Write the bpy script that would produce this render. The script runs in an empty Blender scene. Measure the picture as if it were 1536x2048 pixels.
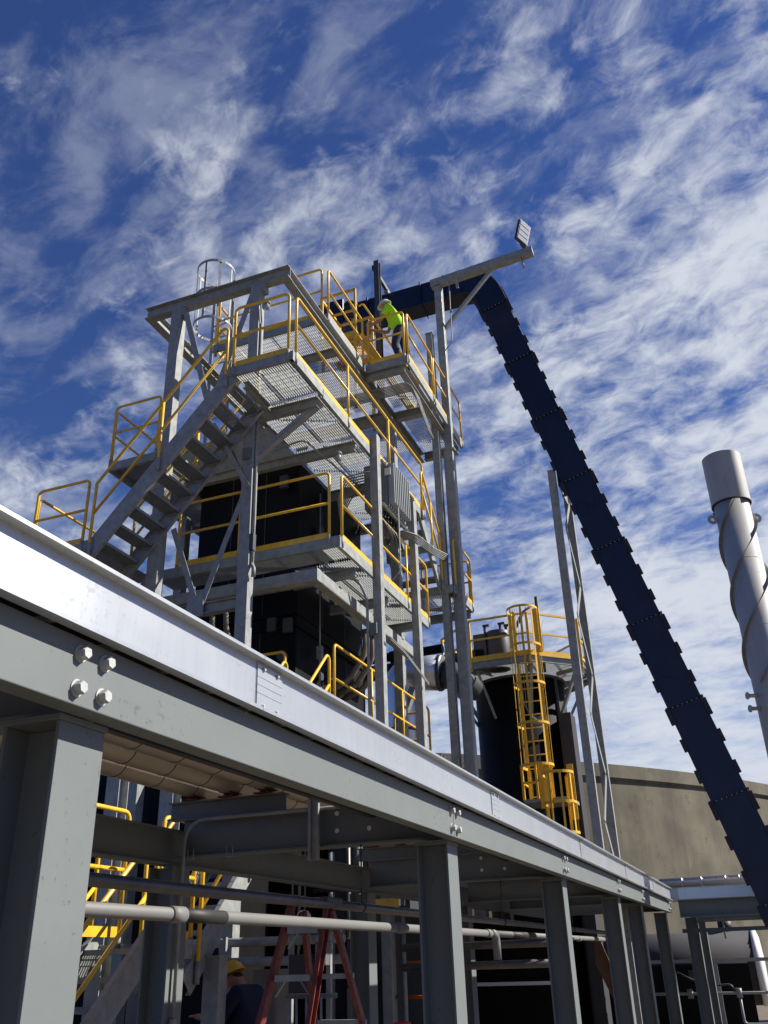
import bpy, bmesh, math, random
from mathutils import Vector, Matrix
random.seed(7)
S = bpy.context.scene
COL = S.collection
R_ = math.radians
# ------------------------------------------------------------------ camera
cam_d = bpy.data.cameras.new("camera"); cam = bpy.data.objects.new("camera", cam_d); COL.objects.link(cam)
S.camera = cam
yaw, pit, rol = R_(-20.860), R_(26.643), R_(-1.817)
fw = Vector((math.sin(yaw)*math.cos(pit), math.cos(yaw)*math.cos(pit), math.sin(pit)))
rt = Vector((math.cos(yaw), -math.sin(yaw), 0)); up = rt.cross(fw)
r2 = rt*math.cos(rol)+up*math.sin(rol); u2 = -rt*math.sin(rol)+up*math.cos(rol)
m = Matrix((r2, u2, -fw)).transposed().to_4x4()
cam.matrix_world = m                      # eye at the origin, 1.65 m above the ground
cam_d.sensor_fit = 'HORIZONTAL'; cam_d.sensor_width = 36.0
cam_d.lens = 36.0*1799.1/1536.0
cam_d.clip_start = 0.05; cam_d.clip_end = 5000
S.render.resolution_x = 768; S.render.resolution_y = 1024
# ------------------------------------------------------------------ sun and sky
sd = Vector((1.0, 0.52, 0.90)).normalized()
elev = math.asin(sd.z); azim = math.atan2(sd.x, sd.y)
sun_d = bpy.data.lights.new("sun", 'SUN'); sun = bpy.data.objects.new("sun", sun_d); COL.objects.link(sun)
sun_d.energy = 5.0; sun_d.angle = R_(0.5); sun_d.color = (1.0, 0.95, 0.87)
sun.rotation_euler = sd.to_track_quat('Z', 'Y').to_euler()
W = bpy.data.worlds.new("World"); S.world = W; W.use_nodes = True
nt = W.node_tree; N = nt.nodes; L = nt.links; N.clear()
def nd(t, **k):
    n = N.new(t)
    for a, b in k.items(): setattr(n, a, b)
    return n
def mth(op, a, b=None, c=None, clamp=False):
    n = nd('ShaderNodeMath', operation=op); n.use_clamp = clamp
    for i, v in enumerate((a, b, c)):
        if v is None: continue
        if isinstance(v, (int, float)): n.inputs[i].default_value = v
        else: L.new(v, n.inputs[i])
    return n.outputs[0]
out = nd('ShaderNodeOutputWorld'); bg = nd('ShaderNodeBackground'); L.new(bg.outputs[0], out.inputs[0])
sky = nd('ShaderNodeTexSky', sky_type='NISHITA'); sky.sun_disc = False
sky.sun_elevation = elev; sky.sun_rotation = azim
sky.air_density = 1.0; sky.dust_density = 0.1; sky.ozone_density = 3.5; sky.altitude = 300
tc = nd('ShaderNodeTexCoord'); sep = nd('ShaderNodeSeparateXYZ'); L.new(tc.outputs['Generated'], sep.inputs[0])
den = mth('ADD', mth('MAXIMUM', sep.outputs[2], 0.0), 0.12)
px = mth('DIVIDE', sep.outputs[0], den); py = mth('DIVIDE', sep.outputs[1], den)
cmb = nd('ShaderNodeCombineXYZ'); L.new(px, cmb.inputs[0]); L.new(py, cmb.inputs[1])
def noise(vec, scale, detail, rough, dist=0.0, loc=(0,0,0), rot=0.0, sc=(1,1,1)):
    mp = nd('ShaderNodeMapping'); mp.inputs['Location'].default_value = loc
    mp.inputs['Rotation'].default_value = (0,0,rot); mp.inputs['Scale'].default_value = sc
    L.new(vec, mp.inputs[0])
    n = nd('ShaderNodeTexNoise'); n.inputs['Scale'].default_value = scale; n.inputs['Detail'].default_value = detail
    n.inputs['Roughness'].default_value = rough; n.inputs['Distortion'].default_value = dist
    L.new(mp.outputs[0], n.inputs['Vector']); return n.outputs['Fac']
def lin(a_, b_):
    return mth('ADD', mth('MULTIPLY', px, a_), mth('MULTIPLY', py, b_))
def stretched(ang, k):                    # coordinates drawn out along one compass direction
    c_ = nd('ShaderNodeCombineXYZ'); ca, sa = math.cos(ang), math.sin(ang)
    L.new(lin(ca*k, sa*k), c_.inputs[0]); L.new(lin(-sa, ca), c_.inputs[1]); return c_.outputs[0]
n_big = noise(cmb.outputs[0], 2.0, 4, 0.5, 0.2, (8.3, 1.1, 0))
n_mid = noise(stretched(R_(-22), 0.72), 7.5, 10, 0.60, 0.5, (2.4, 5.2, 0))
n_fin = noise(stretched(R_(-35), 0.8), 21.0, 8, 0.60, 0.6, (7.4, 2.2, 0))
# cover grows towards the right of the view and towards the horizon
cov = mth('ADD', mth('ADD', mth('MULTIPLY', sep.outputs[0], 0.36), mth('MULTIPLY', sep.outputs[1], 0.14)), mth('MULTIPLY', sep.outputs[2], -0.34))
wz = mth('MINIMUM', mth('MAXIMUM', mth('MULTIPLY', sep.outputs[2], 1.7), 0.18), 1.0)
n_fin = mth('ADD', mth('MULTIPLY', mth('SUBTRACT', n_fin, 0.5), wz), 0.5)      # distant cloud looks smoother
wm = mth('MINIMUM', mth('MAXIMUM', mth('MULTIPLY', sep.outputs[2], 2.2), 0.45), 1.0)
n_mid = mth('ADD', mth('MULTIPLY', mth('SUBTRACT', n_mid, 0.5), wm), 0.5)
dens = mth('ADD', mth('ADD', mth('MULTIPLY', n_mid, 1.00), mth('MULTIPLY', n_fin, 0.62)), mth('MULTIPLY', n_big, 0.50))
dens = mth('ADD', dens, cov)
ramp = nd('ShaderNodeMapRange'); ramp.interpolation_type = 'SMOOTHSTEP'
ramp.inputs['From Min'].default_value = 0.77; ramp.inputs['From Max'].default_value = 1.21
L.new(dens, ramp.inputs[0])
# unseen cloud right of view and behind camera thinned to weaken fill light
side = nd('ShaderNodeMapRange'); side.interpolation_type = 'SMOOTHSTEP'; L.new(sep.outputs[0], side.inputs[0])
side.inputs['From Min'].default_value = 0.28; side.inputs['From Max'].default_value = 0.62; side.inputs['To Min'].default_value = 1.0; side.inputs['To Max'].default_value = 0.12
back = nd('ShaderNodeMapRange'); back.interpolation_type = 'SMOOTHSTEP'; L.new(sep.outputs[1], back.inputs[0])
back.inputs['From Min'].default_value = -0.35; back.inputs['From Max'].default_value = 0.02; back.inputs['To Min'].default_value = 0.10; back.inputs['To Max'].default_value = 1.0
n_veil = noise(stretched(R_(-15), 0.6), 11.0, 9, 0.62, 0.3, (5.5, 9.1, 0))
veil = nd('ShaderNodeMapRange'); veil.interpolation_type = 'SMOOTHSTEP'; L.new(mth('ADD', n_veil, mth('MULTIPLY', mth('SUBTRACT', n_big, 0.5), 0.5)), veil.inputs[0])
veil.inputs['From Min'].default_value = 0.42; veil.inputs['From Max'].default_value = 0.74; veil.inputs['To Max'].default_value = 0.25
body = mth('MULTIPLY', ramp.outputs[0], 0.92)
both = mth('ADD', body, mth('MULTIPLY', veil.outputs[0], mth('SUBTRACT', 1.0, body)))
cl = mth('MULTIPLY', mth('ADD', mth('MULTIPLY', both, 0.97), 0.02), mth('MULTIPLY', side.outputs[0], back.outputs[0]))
hs = nd('ShaderNodeHueSaturation'); hs.inputs['Hue'].default_value = 0.519; hs.inputs['Saturation'].default_value = 1.27; hs.inputs['Value'].default_value = 1.22
lim = nd('ShaderNodeVectorMath', operation='MINIMUM'); lim.inputs[1].default_value = (2.6, 4.2, 7.5)  # caps sky brightness to weaken fill from around the sun
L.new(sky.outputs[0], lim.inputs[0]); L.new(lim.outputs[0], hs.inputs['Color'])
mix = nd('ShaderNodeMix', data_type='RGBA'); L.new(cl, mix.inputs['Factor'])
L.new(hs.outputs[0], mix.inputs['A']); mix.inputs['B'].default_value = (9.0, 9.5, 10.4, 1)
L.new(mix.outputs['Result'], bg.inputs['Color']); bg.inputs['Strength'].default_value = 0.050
S.view_settings.view_transform = 'Standard'; S.view_settings.look = 'None'
S.view_settings.exposure = 0.65; S.view_settings.gamma = 1.0; S.view_settings.use_curve_mapping = False
GZ = -1.65                                # ground level
# ------------------------------------------------------------------ materials
def mat(name, col, rough=0.5, metal=0.0, var=0.0, vscale=6.0, bump=0.0, bscale=40.0, stain=None, stain_amt=0.0,
        stain_scale=3.0, streak=False, coat=0.0, rvar=0.0, spec=None, speck=0.0, speck_scale=38.0):
    m = bpy.data.materials.new(name); m.use_nodes = True
    t = m.node_tree; n = t.nodes; l = t.links; b = n['Principled BSDF']
    b.inputs['Base Color'].default_value = (*col, 1); b.inputs['Roughness'].default_value = rough
    b.inputs['Metallic'].default_value = metal
    if coat: b.inputs['Coat Weight'].default_value = coat; b.inputs['Coat Roughness'].default_value = 0.15
    if spec is not None: b.inputs['Specular IOR Level'].default_value = spec
    g = n.new('ShaderNodeNewGeometry')
    last = None
    if var or stain or rvar:
        ns = n.new('ShaderNodeTexNoise'); ns.inputs['Scale'].default_value = vscale; ns.inputs['Detail'].default_value = 6
        ns.inputs['Roughness'].default_value = 0.6; l.new(g.outputs['Position'], ns.inputs['Vector'])
        mr = n.new('ShaderNodeMapRange'); l.new(ns.outputs['Fac'], mr.inputs[0])
        mr.inputs['From Min'].default_value = 0.3; mr.inputs['From Max'].default_value = 0.7
        mr.inputs['To Min'].default_value = 1-var; mr.inputs['To Max'].default_value = 1+var
        mx = n.new('ShaderNodeVectorMath'); mx.operation = 'SCALE'; mx.inputs[0].default_value = col
        l.new(mr.outputs[0], mx.inputs['Scale']); last = mx.outputs[0]
        if rvar:
            rr = n.new('ShaderNodeMapRange'); l.new(ns.outputs['Fac'], rr.inputs[0])
            rr.inputs['From Min'].default_value = 0.3; rr.inputs['From Max'].default_value = 0.7
            rr.inputs['To Min'].default_value = rough-rvar; rr.inputs['To Max'].default_value = rough+rvar
            l.new(rr.outputs[0], b.inputs['Roughness'])
    if stain:
        mp = n.new('ShaderNodeMapping'); l.new(g.outputs['Position'], mp.inputs[0])
        if streak: mp.inputs['Scale'].default_value = (1, 1, 0.12)
        s2 = n.new('ShaderNodeTexNoise'); s2.inputs['Scale'].default_value = stain_scale; s2.inputs['Detail'].default_value = 8
        s2.inputs['Roughness'].default_value = 0.7; l.new(mp.outputs[0], s2.inputs['Vector'])
        m2 = n.new('ShaderNodeMapRange'); l.new(s2.outputs['Fac'], m2.inputs[0])
        m2.inputs['From Min'].default_value = 0.45; m2.inputs['From Max'].default_value = 0.72
        m2.inputs['To Max'].default_value = stain_amt
        mc = n.new('ShaderNodeMix'); mc.data_type = 'RGBA'; l.new(m2.outputs[0], mc.inputs['Factor'])
        l.new(last, mc.inputs['A']); mc.inputs['B'].default_value = (*stain, 1); last = mc.outputs['Result']
    if speck and last is not None:
        s3 = n.new('ShaderNodeTexNoise'); s3.inputs['Scale'].default_value = speck_scale; s3.inputs['Detail'].default_value = 3
        s3.inputs['Roughness'].default_value = 0.75; l.new(g.outputs['Position'], s3.inputs['Vector'])
        s4 = n.new('ShaderNodeTexNoise'); s4.inputs['Scale'].default_value = 1.7; s4.inputs['Detail'].default_value = 3
        l.new(g.outputs['Position'], s4.inputs['Vector'])
        ad = n.new('ShaderNodeMath'); ad.operation = 'MULTIPLY_ADD'; l.new(s4.outputs['Fac'], ad.inputs[0]); ad.inputs[1].default_value = 0.5; l.new(s3.outputs['Fac'], ad.inputs[2])
        m4 = n.new('ShaderNodeMapRange'); l.new(ad.outputs[0], m4.inputs[0]); m4.inputs['From Min'].default_value = 0.88
        m4.inputs['From Max'].default_value = 0.98; m4.inputs['To Max'].default_value = speck
        m5 = n.new('ShaderNodeMix'); m5.data_type = 'RGBA'; l.new(m4.outputs[0], m5.inputs['Factor']); l.new(last, m5.inputs['A'])
        m5.inputs['B'].default_value = (col[0]*0.35, col[1]*0.30, col[2]*0.25, 1); last = m5.outputs['Result']
    if last is not None: l.new(last, b.inputs['Base Color'])
    if bump:
        nb = n.new('ShaderNodeTexNoise'); nb.inputs['Scale'].default_value = bscale; nb.inputs['Detail'].default_value = 4
        l.new(g.outputs['Position'], nb.inputs['Vector'])
        bp = n.new('ShaderNodeBump'); bp.inputs['Strength'].default_value = bump; bp.inputs['Distance'].default_value = 0.01
        l.new(nb.outputs['Fac'], bp.inputs['Height']); l.new(bp.outputs[0], b.inputs['Normal'])
    return m
GALV = mat('galvanised_steel', (0.275,0.285,0.275), 0.50, 0.0, var=0.24, vscale=9, rvar=0.10, spec=0.25, stain=(0.35,0.36,0.34), stain_amt=0.5, stain_scale=5, bump=0.05, speck=0.35, speck_scale=30)
GRAT = mat('galvanised_grating', (0.26,0.27,0.26), 0.5, 0.0, spec=0.2, var=0.15, vscale=10)
YEL = mat('yellow_safety_paint', (0.82,0.485,0.028), 0.38, 0.0, var=0.06, vscale=5, stain=(0.34,0.19,0.03), stain_amt=0.35, stain_scale=9, coat=0.15, speck=0.55, speck_scale=22)
GREY = mat('grey_painted_steel', (0.165,0.182,0.177), 0.55, 0.0, spec=0.25, var=0.05, vscale=3, stain=(0.145,0.155,0.15), stain_amt=0.35, stain_scale=2.2, bump=0.02, bscale=90, speck=0.45, speck_scale=30)
ALU = mat('bare_aluminium', (0.50,0.515,0.515), 0.38, 0.65, var=0.03, vscale=2, rvar=0.03, stain=(0.40,0.41,0.41), stain_amt=0.35, stain_scale=25, streak=True, speck=0.3, speck_scale=45)
JACK = mat('aluminium_jacketing', (0.46,0.40,0.33), 0.45, 0.55, var=0.06, vscale=4, rvar=0.05, bump=0.05, bscale=8)
SILV = mat('polished_cladding', (0.62,0.63,0.64), 0.30, 0.75, var=0.05, vscale=3, bump=0.08, bscale=5)
BLK = mat('black_cladding', (0.005,0.005,0.005), 0.55, 0.0, spec=0.15, var=0.3, vscale=3)
BLKR = mat('black_rubber', (0.02,0.018,0.016), 0.6)
NAVY = mat('navy_paint', (0.004,0.008,0.030), 0.42, 0.0, var=0.35, vscale=1.4, stain=(0.014,0.018,0.038), stain_amt=0.5, stain_scale=2.2, bump=0.15, bscale=2.5, speck=0.5, speck_scale=9)
RUST = mat('rusty_brown_steel', (0.045,0.028,0.026), 0.8, var=0.3, vscale=9)
REDOX = mat('red_primer', (0.12,0.025,0.015), 0.7, var=0.3, vscale=8)
BOLTM = mat('bolt_head_zinc', (0.42,0.43,0.41), 0.55, 0.2, var=0.12, vscale=60)
CONC = mat('weathered_concrete', (0.150,0.130,0.088), 0.9, var=0.30, vscale=0.7, bump=0.25, bscale=4, stain=(0.062,0.055,0.042), stain_amt=0.85, stain_scale=0.9, streak=True, speck=0.5, speck_scale=3)
CONB = mat('column_concrete', (0.20,0.185,0.16), 0.9, var=0.15, vscale=3, bump=0.2, bscale=20)
STK = mat('stack_grey_paint', (0.42,0.405,0.37), 0.6, 0.0, var=0.06, vscale=2, stain=(0.22,0.215,0.20), stain_amt=0.5, stain_scale=1.5, streak=True, speck=0.35, speck_scale=4)
GRND = mat('gravel_ground', (0.135,0.108,0.078), 0.95, var=0.2, vscale=1.2, bump=0.5, bscale=18)
HOSE = mat('brown_hose', (0.17,0.14,0.105), 0.6, var=0.25, vscale=12)
STRK = mat('strake_shade_paint', (0.21,0.185,0.155), 0.7, var=0.3, vscale=3)  # brownish shadow on the strakes put into a darker paint colour
TABM = mat('dark_tab_paint', (0.016,0.013,0.018), 0.6, var=0.4, vscale=7)
PVC = mat('grey_plastic_pipe', (0.17,0.168,0.155), 0.6, var=0.05, vscale=5, speck=0.3, speck_scale=60)
CABN = mat('cabinet_grey', (0.13,0.15,0.15), 0.4, var=0.05, vscale=4)
FIN = mat('radiator_fin_paint', (0.28,0.30,0.30), 0.4, var=0.05)
WHT = mat('white_paint', (0.72,0.72,0.72), 0.4, var=0.04)
LENS = mat('lamp_lens', (0.42,0.44,0.47), 0.15, 0.0, coat=0.5)
REDP = mat('red_fibreglass', (0.16,0.022,0.016), 0.5, var=0.15, vscale=8, stain=(0.30,0.16,0.12), stain_amt=0.4, stain_scale=20, speck=0.6, speck_scale=30)
VRED = mat('valve_red', (0.55,0.02,0.02), 0.4)
ORG = mat('orange_paint', (0.75,0.16,0.01), 0.45)
BLUE = mat('blue_paint', (0.01,0.05,0.3), 0.4)
DARKG = mat('dark_grey_steel', (0.05,0.055,0.06), 0.5, var=0.2, vscale=3)
PIPEB = mat('dark_steel_pipe', (0.12,0.11,0.10), 0.38, 0.3, var=0.25, vscale=8, rvar=0.08)
TANKM = mat('grey_vessel_paint', (0.060,0.058,0.062), 0.7, spec=0.1, var=0.08, vscale=2)
SHIRT = mat('neon_yellow_cloth', (0.42,0.86,0.02), 0.85, bump=0.3, bscale=14)
SKIN = mat('skin', (0.42,0.20,0.12), 0.55)
JEAN = mat('navy_denim', (0.018,0.026,0.055), 0.9, var=0.2, vscale=20)
COVR = mat('navy_coverall', (0.008,0.012,0.04), 0.9, var=0.2, vscale=12)
HATW = mat('white_plastic', (0.8,0.8,0.78), 0.35)
HATY = mat('yellow_plastic', (0.75,0.42,0.02), 0.4)
LEATH = mat('boot_leather', (0.10,0.055,0.03), 0.7)
HAIR = mat('dark_hair', (0.02,0.013,0.01), 0.7)
ROPE = mat('brown_canvas', (0.14,0.075,0.04), 0.85, var=0.2, vscale=12)
SIGN = mat('warning_label', (0.75,0.73,0.68), 0.5)
# ------------------------------------------------------------------ mesh helpers
def V(*a): return Vector(a[0]) if len(a) == 1 else Vector(a)
class MB:
    def __init__(s): s.bm = bmesh.new()
    def box(s, a, b):
        x0,y0,z0 = a; x1,y1,z1 = b
        v = [s.bm.verts.new(p) for p in ((x0,y0,z0),(x1,y0,z0),(x1,y1,z0),(x0,y1,z0),(x0,y0,z1),(x1,y0,z1),(x1,y1,z1),(x0,y1,z1))]
        for f in ((3,2,1,0),(4,5,6,7),(0,1,5,4),(1,2,6,5),(2,3,7,6),(3,0,4,7)): s.bm.faces.new([v[i] for i in f])
        return s
    def sect(s, p0, p1, prof, upv=(0,0,1)):
        p0 = V(p0); p1 = V(p1); d = (p1-p0).normalized(); u = V(upv)
        sd_ = d.cross(u)
        if sd_.length < 1e-4: sd_ = d.cross(V(1,0,0))
        sd_.normalize(); u = sd_.cross(d)
        r0 = [s.bm.verts.new(p0+sd_*a+u*b) for a,b in prof]; r1 = [s.bm.verts.new(p1+sd_*a+u*b) for a,b in prof]
        n = len(prof)
        for i in range(n): s.bm.faces.new((r0[i], r0[(i+1)%n], r1[(i+1)%n], r1[i]))
        s.bm.faces.new(list(reversed(r0))); s.bm.faces.new(r1); return s
    def ring_sweep(s, path, rads, n=12, cap=True, smooth=True):
        path = [V(p) for p in path]; rings = []; nrm = None
        for i, p in enumerate(path):
            a = path[max(0,i-1)]; b = path[min(len(path)-1,i+1)]; t = (b-a)
            if t.length < 1e-9: t = V(0,0,1)
            t.normalize()
            if nrm is None:
                nrm = t.orthogonal().normalized()
            nrm = (nrm - t*nrm.dot(t))
            if nrm.length < 1e-6: nrm = t.orthogonal()
            nrm.normalize(); bi = t.cross(nrm); r = rads[i] if isinstance(rads,(list,tuple)) else rads
            k = 1.0
            if 0 < i < len(path)-1:
                c = (path[i]-path[i-1]).normalized().dot((path[i+1]-path[i]).normalized()); k = 1/max(0.5, math.sqrt((1+c)/2))
            rings.append([s.bm.verts.new(p+(nrm*math.cos(2*math.pi*j/n)+bi*math.sin(2*math.pi*j/n))*r) for j in range(n)])
        for i in range(len(rings)-1):
            for j in range(n):
                f = s.bm.faces.new((rings[i][j], rings[i][(j+1)%n], rings[i+1][(j+1)%n], rings[i+1][j])); f.smooth = smooth
        if cap: s.bm.faces.new(list(reversed(rings[0]))); s.bm.faces.new(rings[-1])
        return s
    def tube(s, pts, r, n=10, fil=0.0, seg=5):
        return s.ring_sweep(fillet(pts, fil, seg) if fil else pts, r, n)
    def cyl(s, p0, p1, r0, r1=None, n=24, cap=True):
        return s.ring_sweep([p0, p1], [r0, r0 if r1 is None else r1], n, cap)
    def split(s, name, mt, parent=None, bevel=0.0):
        seen = set(); outl = []
        s.bm.verts.ensure_lookup_table()
        for v in s.bm.verts:
            if v in seen: continue
            st_ = [v]; comp = []
            seen.add(v)
            while st_:
                a = st_.pop(); comp.append(a)
                for e in a.link_edges:
                    b = e.other_vert(a)
                    if b not in seen: seen.add(b); st_.append(b)
            q_ = MB(); mp_ = {a: q_.bm.verts.new(a.co) for a in comp}
            fs = set(f for a in comp for f in a.link_faces)
            for f in fs:
                nf = q_.bm.faces.new([mp_[a] for a in f.verts]); nf.smooth = f.smooth
            outl.append(q_.build(name, mt, parent, bevel))
        s.bm.free(); return outl
    def build(s, name, mt, parent=None, bevel=0.0, shift=True):
        bmesh.ops.recalc_face_normals(s.bm, faces=s.bm.faces)
        me = bpy.data.meshes.new(name)
        c = V(0,0,0)
        if shift and len(s.bm.verts):
            lo = V(*[min(v.co[i] for v in s.bm.verts) for i in range(3)]); hi = V(*[max(v.co[i] for v in s.bm.verts) for i in range(3)])
            c = (lo+hi)/2; c.z = lo.z
            for v in s.bm.verts: v.co -= c
        s.bm.to_mesh(me); s.bm.free(); me.materials.append(mt)
        o = bpy.data.objects.new(name, me); COL.objects.link(o)
        if parent is not None:
            o.parent = parent; o.location = c - wloc(parent)
        else: o.location = c
        if bevel:
            b = o.modifiers.new('edge', 'BEVEL'); b.width = bevel; b.segments = 2; b.limit_method = 'ANGLE'; b.angle_limit = R_(40)
        return o
def wloc(o):
    l = V(o.location)
    while o.parent is not None: o = o.parent; l += V(o.location)
    return l
def fillet(pts, r, seg=5):
    pts = [V(p) for p in pts]; o = [pts[0]]
    for i in range(1, len(pts)-1):
        a = (pts[i-1]-pts[i]); b = (pts[i+1]-pts[i]); la, lb = a.length, b.length
        a.normalize(); b.normalize(); ang = a.angle(b, math.pi)
        if ang > math.pi-0.02: o.append(pts[i]); continue
        d = min(r/math.tan(ang/2), la*0.48, lb*0.48); rr = d*math.tan(ang/2)
        p1 = pts[i]+a*d; p2 = pts[i]+b*d; cen = pts[i]+(a+b).normalized()*(rr/math.sin(ang/2))
        v1 = p1-cen; v2 = p2-cen
        for k in range(seg+1):
            t = k/seg; w = v1.angle(v2)
            v = (v1*math.sin((1-t)*w)+v2*math.sin(t*w))/math.sin(w) if w > 1e-4 else v1
            o.append(cen+v)
    o.append(pts[-1]); return o
def thing(name, label, cat, loc, group=None):
    o = bpy.data.objects.new(name, None); o.empty_display_size = 0.2; COL.objects.link(o); o.location = loc
    o['label'] = label; o['category'] = cat
    if group: o['group'] = group
    return o
def tag(o, label, cat, group=None):
    o['label'] = label; o['category'] = cat
    if group: o['group'] = group
    return o
def pI(w, h, tf=0.012, tw=0.008):
    a = w/2; b = h/2; c = tw/2; d = b-tf
    return [(-a,-b),(a,-b),(a,-d),(c,-d),(c,d),(a,d),(a,b),(-a,b),(-a,d),(-c,d),(-c,-d),(-a,-d)]
def pC(w, h, t=0.008, sgn=1):              # web at a=0, flanges towards sgn*a
    p = [(0,-h/2),(w,-h/2),(w,-h/2+t),(t,-h/2+t),(t,h/2-t),(w,h/2-t),(w,h/2),(0,h/2)]
    return [(sgn*a,b) for a,b in p]
def pL(w, t=0.008, sa=1, sb=1): return [(sa*a,sb*b) for a,b in ((0,0),(w,0),(w,t),(t,t),(t,w),(0,w))]
def pR(w, h): return [(-w/2,-h/2),(w/2,-h/2),(w/2,h/2),(-w/2,h/2)]
def pRr(w, h, r, n=3):
    o = []
    for cx,cy,a0 in ((w/2-r,h/2-r,0),(-w/2+r,h/2-r,90),(-w/2+r,-h/2+r,180),(w/2-r,-h/2+r,270)):
        for k in range(n+1):
            a = R_(a0+90*k/n); o.append((cx+r*math.cos(a), cy+r*math.sin(a)))
    return o
def hexbolt(p, axis, r=0.021, h=0.020, parent=None, name='bolt', mt=None):
    p = V(p); ax = V(axis).normalized(); q = MB()
    q.ring_sweep([p, p+ax*0.004], r*1.28, 18, smooth=False)
    q.ring_sweep([p+ax*0.004, p+ax*(0.004+h*0.86), p+ax*(0.004+h)], [r, r, r*0.86], 6, smooth=False)
    return q.build(name, mt or BOLTM, parent)
# ================================================================== SETTING
g = MB(); g.bm.faces.new([g.bm.verts.new(p) for p in ((-400,-200,GZ),(400,-200,GZ),(400,600,GZ),(-400,600,GZ))])
o = g.build('ground', GRND, shift=False); o['kind'] = 'structure'
# ================================================================== PIPE RACK
CY = [2.315, 6.15, 9.88, 13.59, 16.0, 19.6]
rack = thing('pipe_rack', 'long grey painted steel pipe rack running across the foreground on H columns', 'pipe rack', (-3.0, 9.0, GZ))
H8 = pI(0.218, 0.22, 0.014, 0.010)
ys = [-1.2, 5.918, 9.500, 13.010, 15.432, 19.78]
for i in range(5):
    MB().sect((-1.835, ys[i]+0.002, 0.8255), (-1.835, ys[i+1]-0.002, 0.8255), pC(0.085, 0.209, 0.009, -1)).build('edge_beam', GREY, rack, bevel=0.004)
for j, y in enumerate([-1.4]+CY):
    for xf in ((-2.038, 0.700), (-4.16, 0.69)):
        if j == 0 and xf[0] < -3: continue
        MB().sect((xf[0], y, GZ), (xf[0], y, xf[1]), H8, (1,0,0)).build('column', GREY, rack, bevel=0.002)
        MB().box((xf[0]-0.125, y-0.125, GZ), (xf[0]+0.125, y+0.125, GZ+0.02)).split('base_plate', GREY, rack)
    MB().box((-2.155, y-0.118, 0.7005), (-1.922, y+0.118, 0.7200)).build('cap_plate', GREY, rack, bevel=0.002)
    cb = MB().sect((-1.925, y+0.06, 0.89), (-4.09, y+0.06, 0.89), pI(0.15, 0.28, 0.013, 0.009)).build('cross_beam', GREY, rack)
    if j in (1, 2, 3):
        q = MB()
        for hx in (-2.55, -2.80):
            for hz in (0.86, 0.98 if hx < -2.7 else 0.96):
                q.cyl((hx, y+0.052, hz), (hx, y+0.046, hz), 0.017, n=14)
        q.split('bolt_hole_disc', SIGN, rack)
MB().sect((-4.16, -1.2, 0.828), (-4.16, 19.78, 0.828), pI(0.12, 0.255, 0.012, 0.008)).build('back_beam', GREY, rack)
MB().sect((-3.22, 6.21, 1.097), (-4.22, 6.21, 1.097), pI(0.11, 0.13, 0.010, 0.008)).build('pipe_support_beam', GREY, rack)
MB().sect((-2.7, 9.94, 1.097), (-4.22, 9.94, 1.097), pI(0.11, 0.13, 0.010, 0.008)).build('pipe_support_beam', GREY, rack)
MB().sect((-2.7, 2.38, 1.097), (-4.22, 2.38, 1.097), pI(0.11, 0.13, 0.010, 0.008)).build('pipe_support_beam', GREY, rack)
bolts = [(2.150,2.268), (5.86,5.98), (9.44,9.56), (12.95,13.07), (15.37,15.49), (19.30,19.42)]
k0 = None
for (a, b) in bolts:
    for yy in (a, b):
        for zz in (0.772, 0.880):
            if k0 is None: k0 = hexbolt((-1.835, yy, zz), (1,0,0), parent=rack, r=0.0215, h=0.026); base = (yy, zz)
            else:
                c = k0.copy(); COL.objects.link(c); c.parent = rack
                c.location = V(k0.location)+V(0, yy-base[0], zz-base[1]); c.rotation_euler = (0,0,0)
# branch of the rack towards +x at the far end
MB().sect((-1.70, 19.95, 0.79), (9.0, 19.95, 0.79), pI(0.20, 0.31, 0.016, 0.010)).build('cross_beam', GREY, rack)
MB().sect((-1.70, 22.3, 0.79), (9.0, 22.3, 0.79), pI(0.20, 0.31, 0.016, 0.010)).build('cross_beam', GREY, rack)
for xx in (-1.52, 4.5):
    for yy in (20.1, 22.3):
        MB().sect((xx, yy, GZ), (xx, yy, 0.63), H8, (1,0,0)).build('column', GREY, rack)
MB().sect((-1.70, 19.86, 0.395), (9.0, 19.86, 0.395), pC(0.05, 0.07, 0.006, 1)).build('brace_channel', GREY, rack)
# ---- cable tray
tray = thing('cable_tray', 'wide bare aluminium cable tray lying on the pipe rack, sunlit side rail', 'cable tray', (-2.2, 9.0, 0.93))
segs = [-1.2, 3.19, 6.79, 10.34, 13.7, 16.9, 19.78]
def railprof(sg): return [(sg*a, b) for a, b in ((0,-0.114),(0.045,-0.114),(0.045,-0.1005),(0.004,-0.099),(0.004,0.099),(0.045,0.1005),(0.045,0.114),(-0.02,0.114),(-0.02,0.1105),(0,0.110))]
for i in range(len(segs)-1):
    for xx, sg in ((-1.81, 1), (-2.50, -1)):
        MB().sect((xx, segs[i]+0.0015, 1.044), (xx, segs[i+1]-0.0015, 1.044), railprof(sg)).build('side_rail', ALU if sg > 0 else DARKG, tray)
for y in segs[1:-1]:
    q = MB(); yc = y+0.115
    q.box((-1.8058, yc-0.108, 0.950), (-1.8005, yc+0.108, 1.136))
    sp = q.build('splice_plate', ALU, tray, bevel=0.001)
    q = MB()
    for zz in (1.012, 1.046, 1.080): q.box((-1.8004, yc-0.108, zz), (-1.7990, yc+0.108, zz+0.004))
    q.split('groove_line', ALU, sp)
    for dy in (-0.06, 0.06):
        for zz in (0.963, 1.118): hexbolt((-1.8004, yc+dy, zz), (1,0,0), 0.008, 0.006, sp)
q = MB(); y = -1.0
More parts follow.
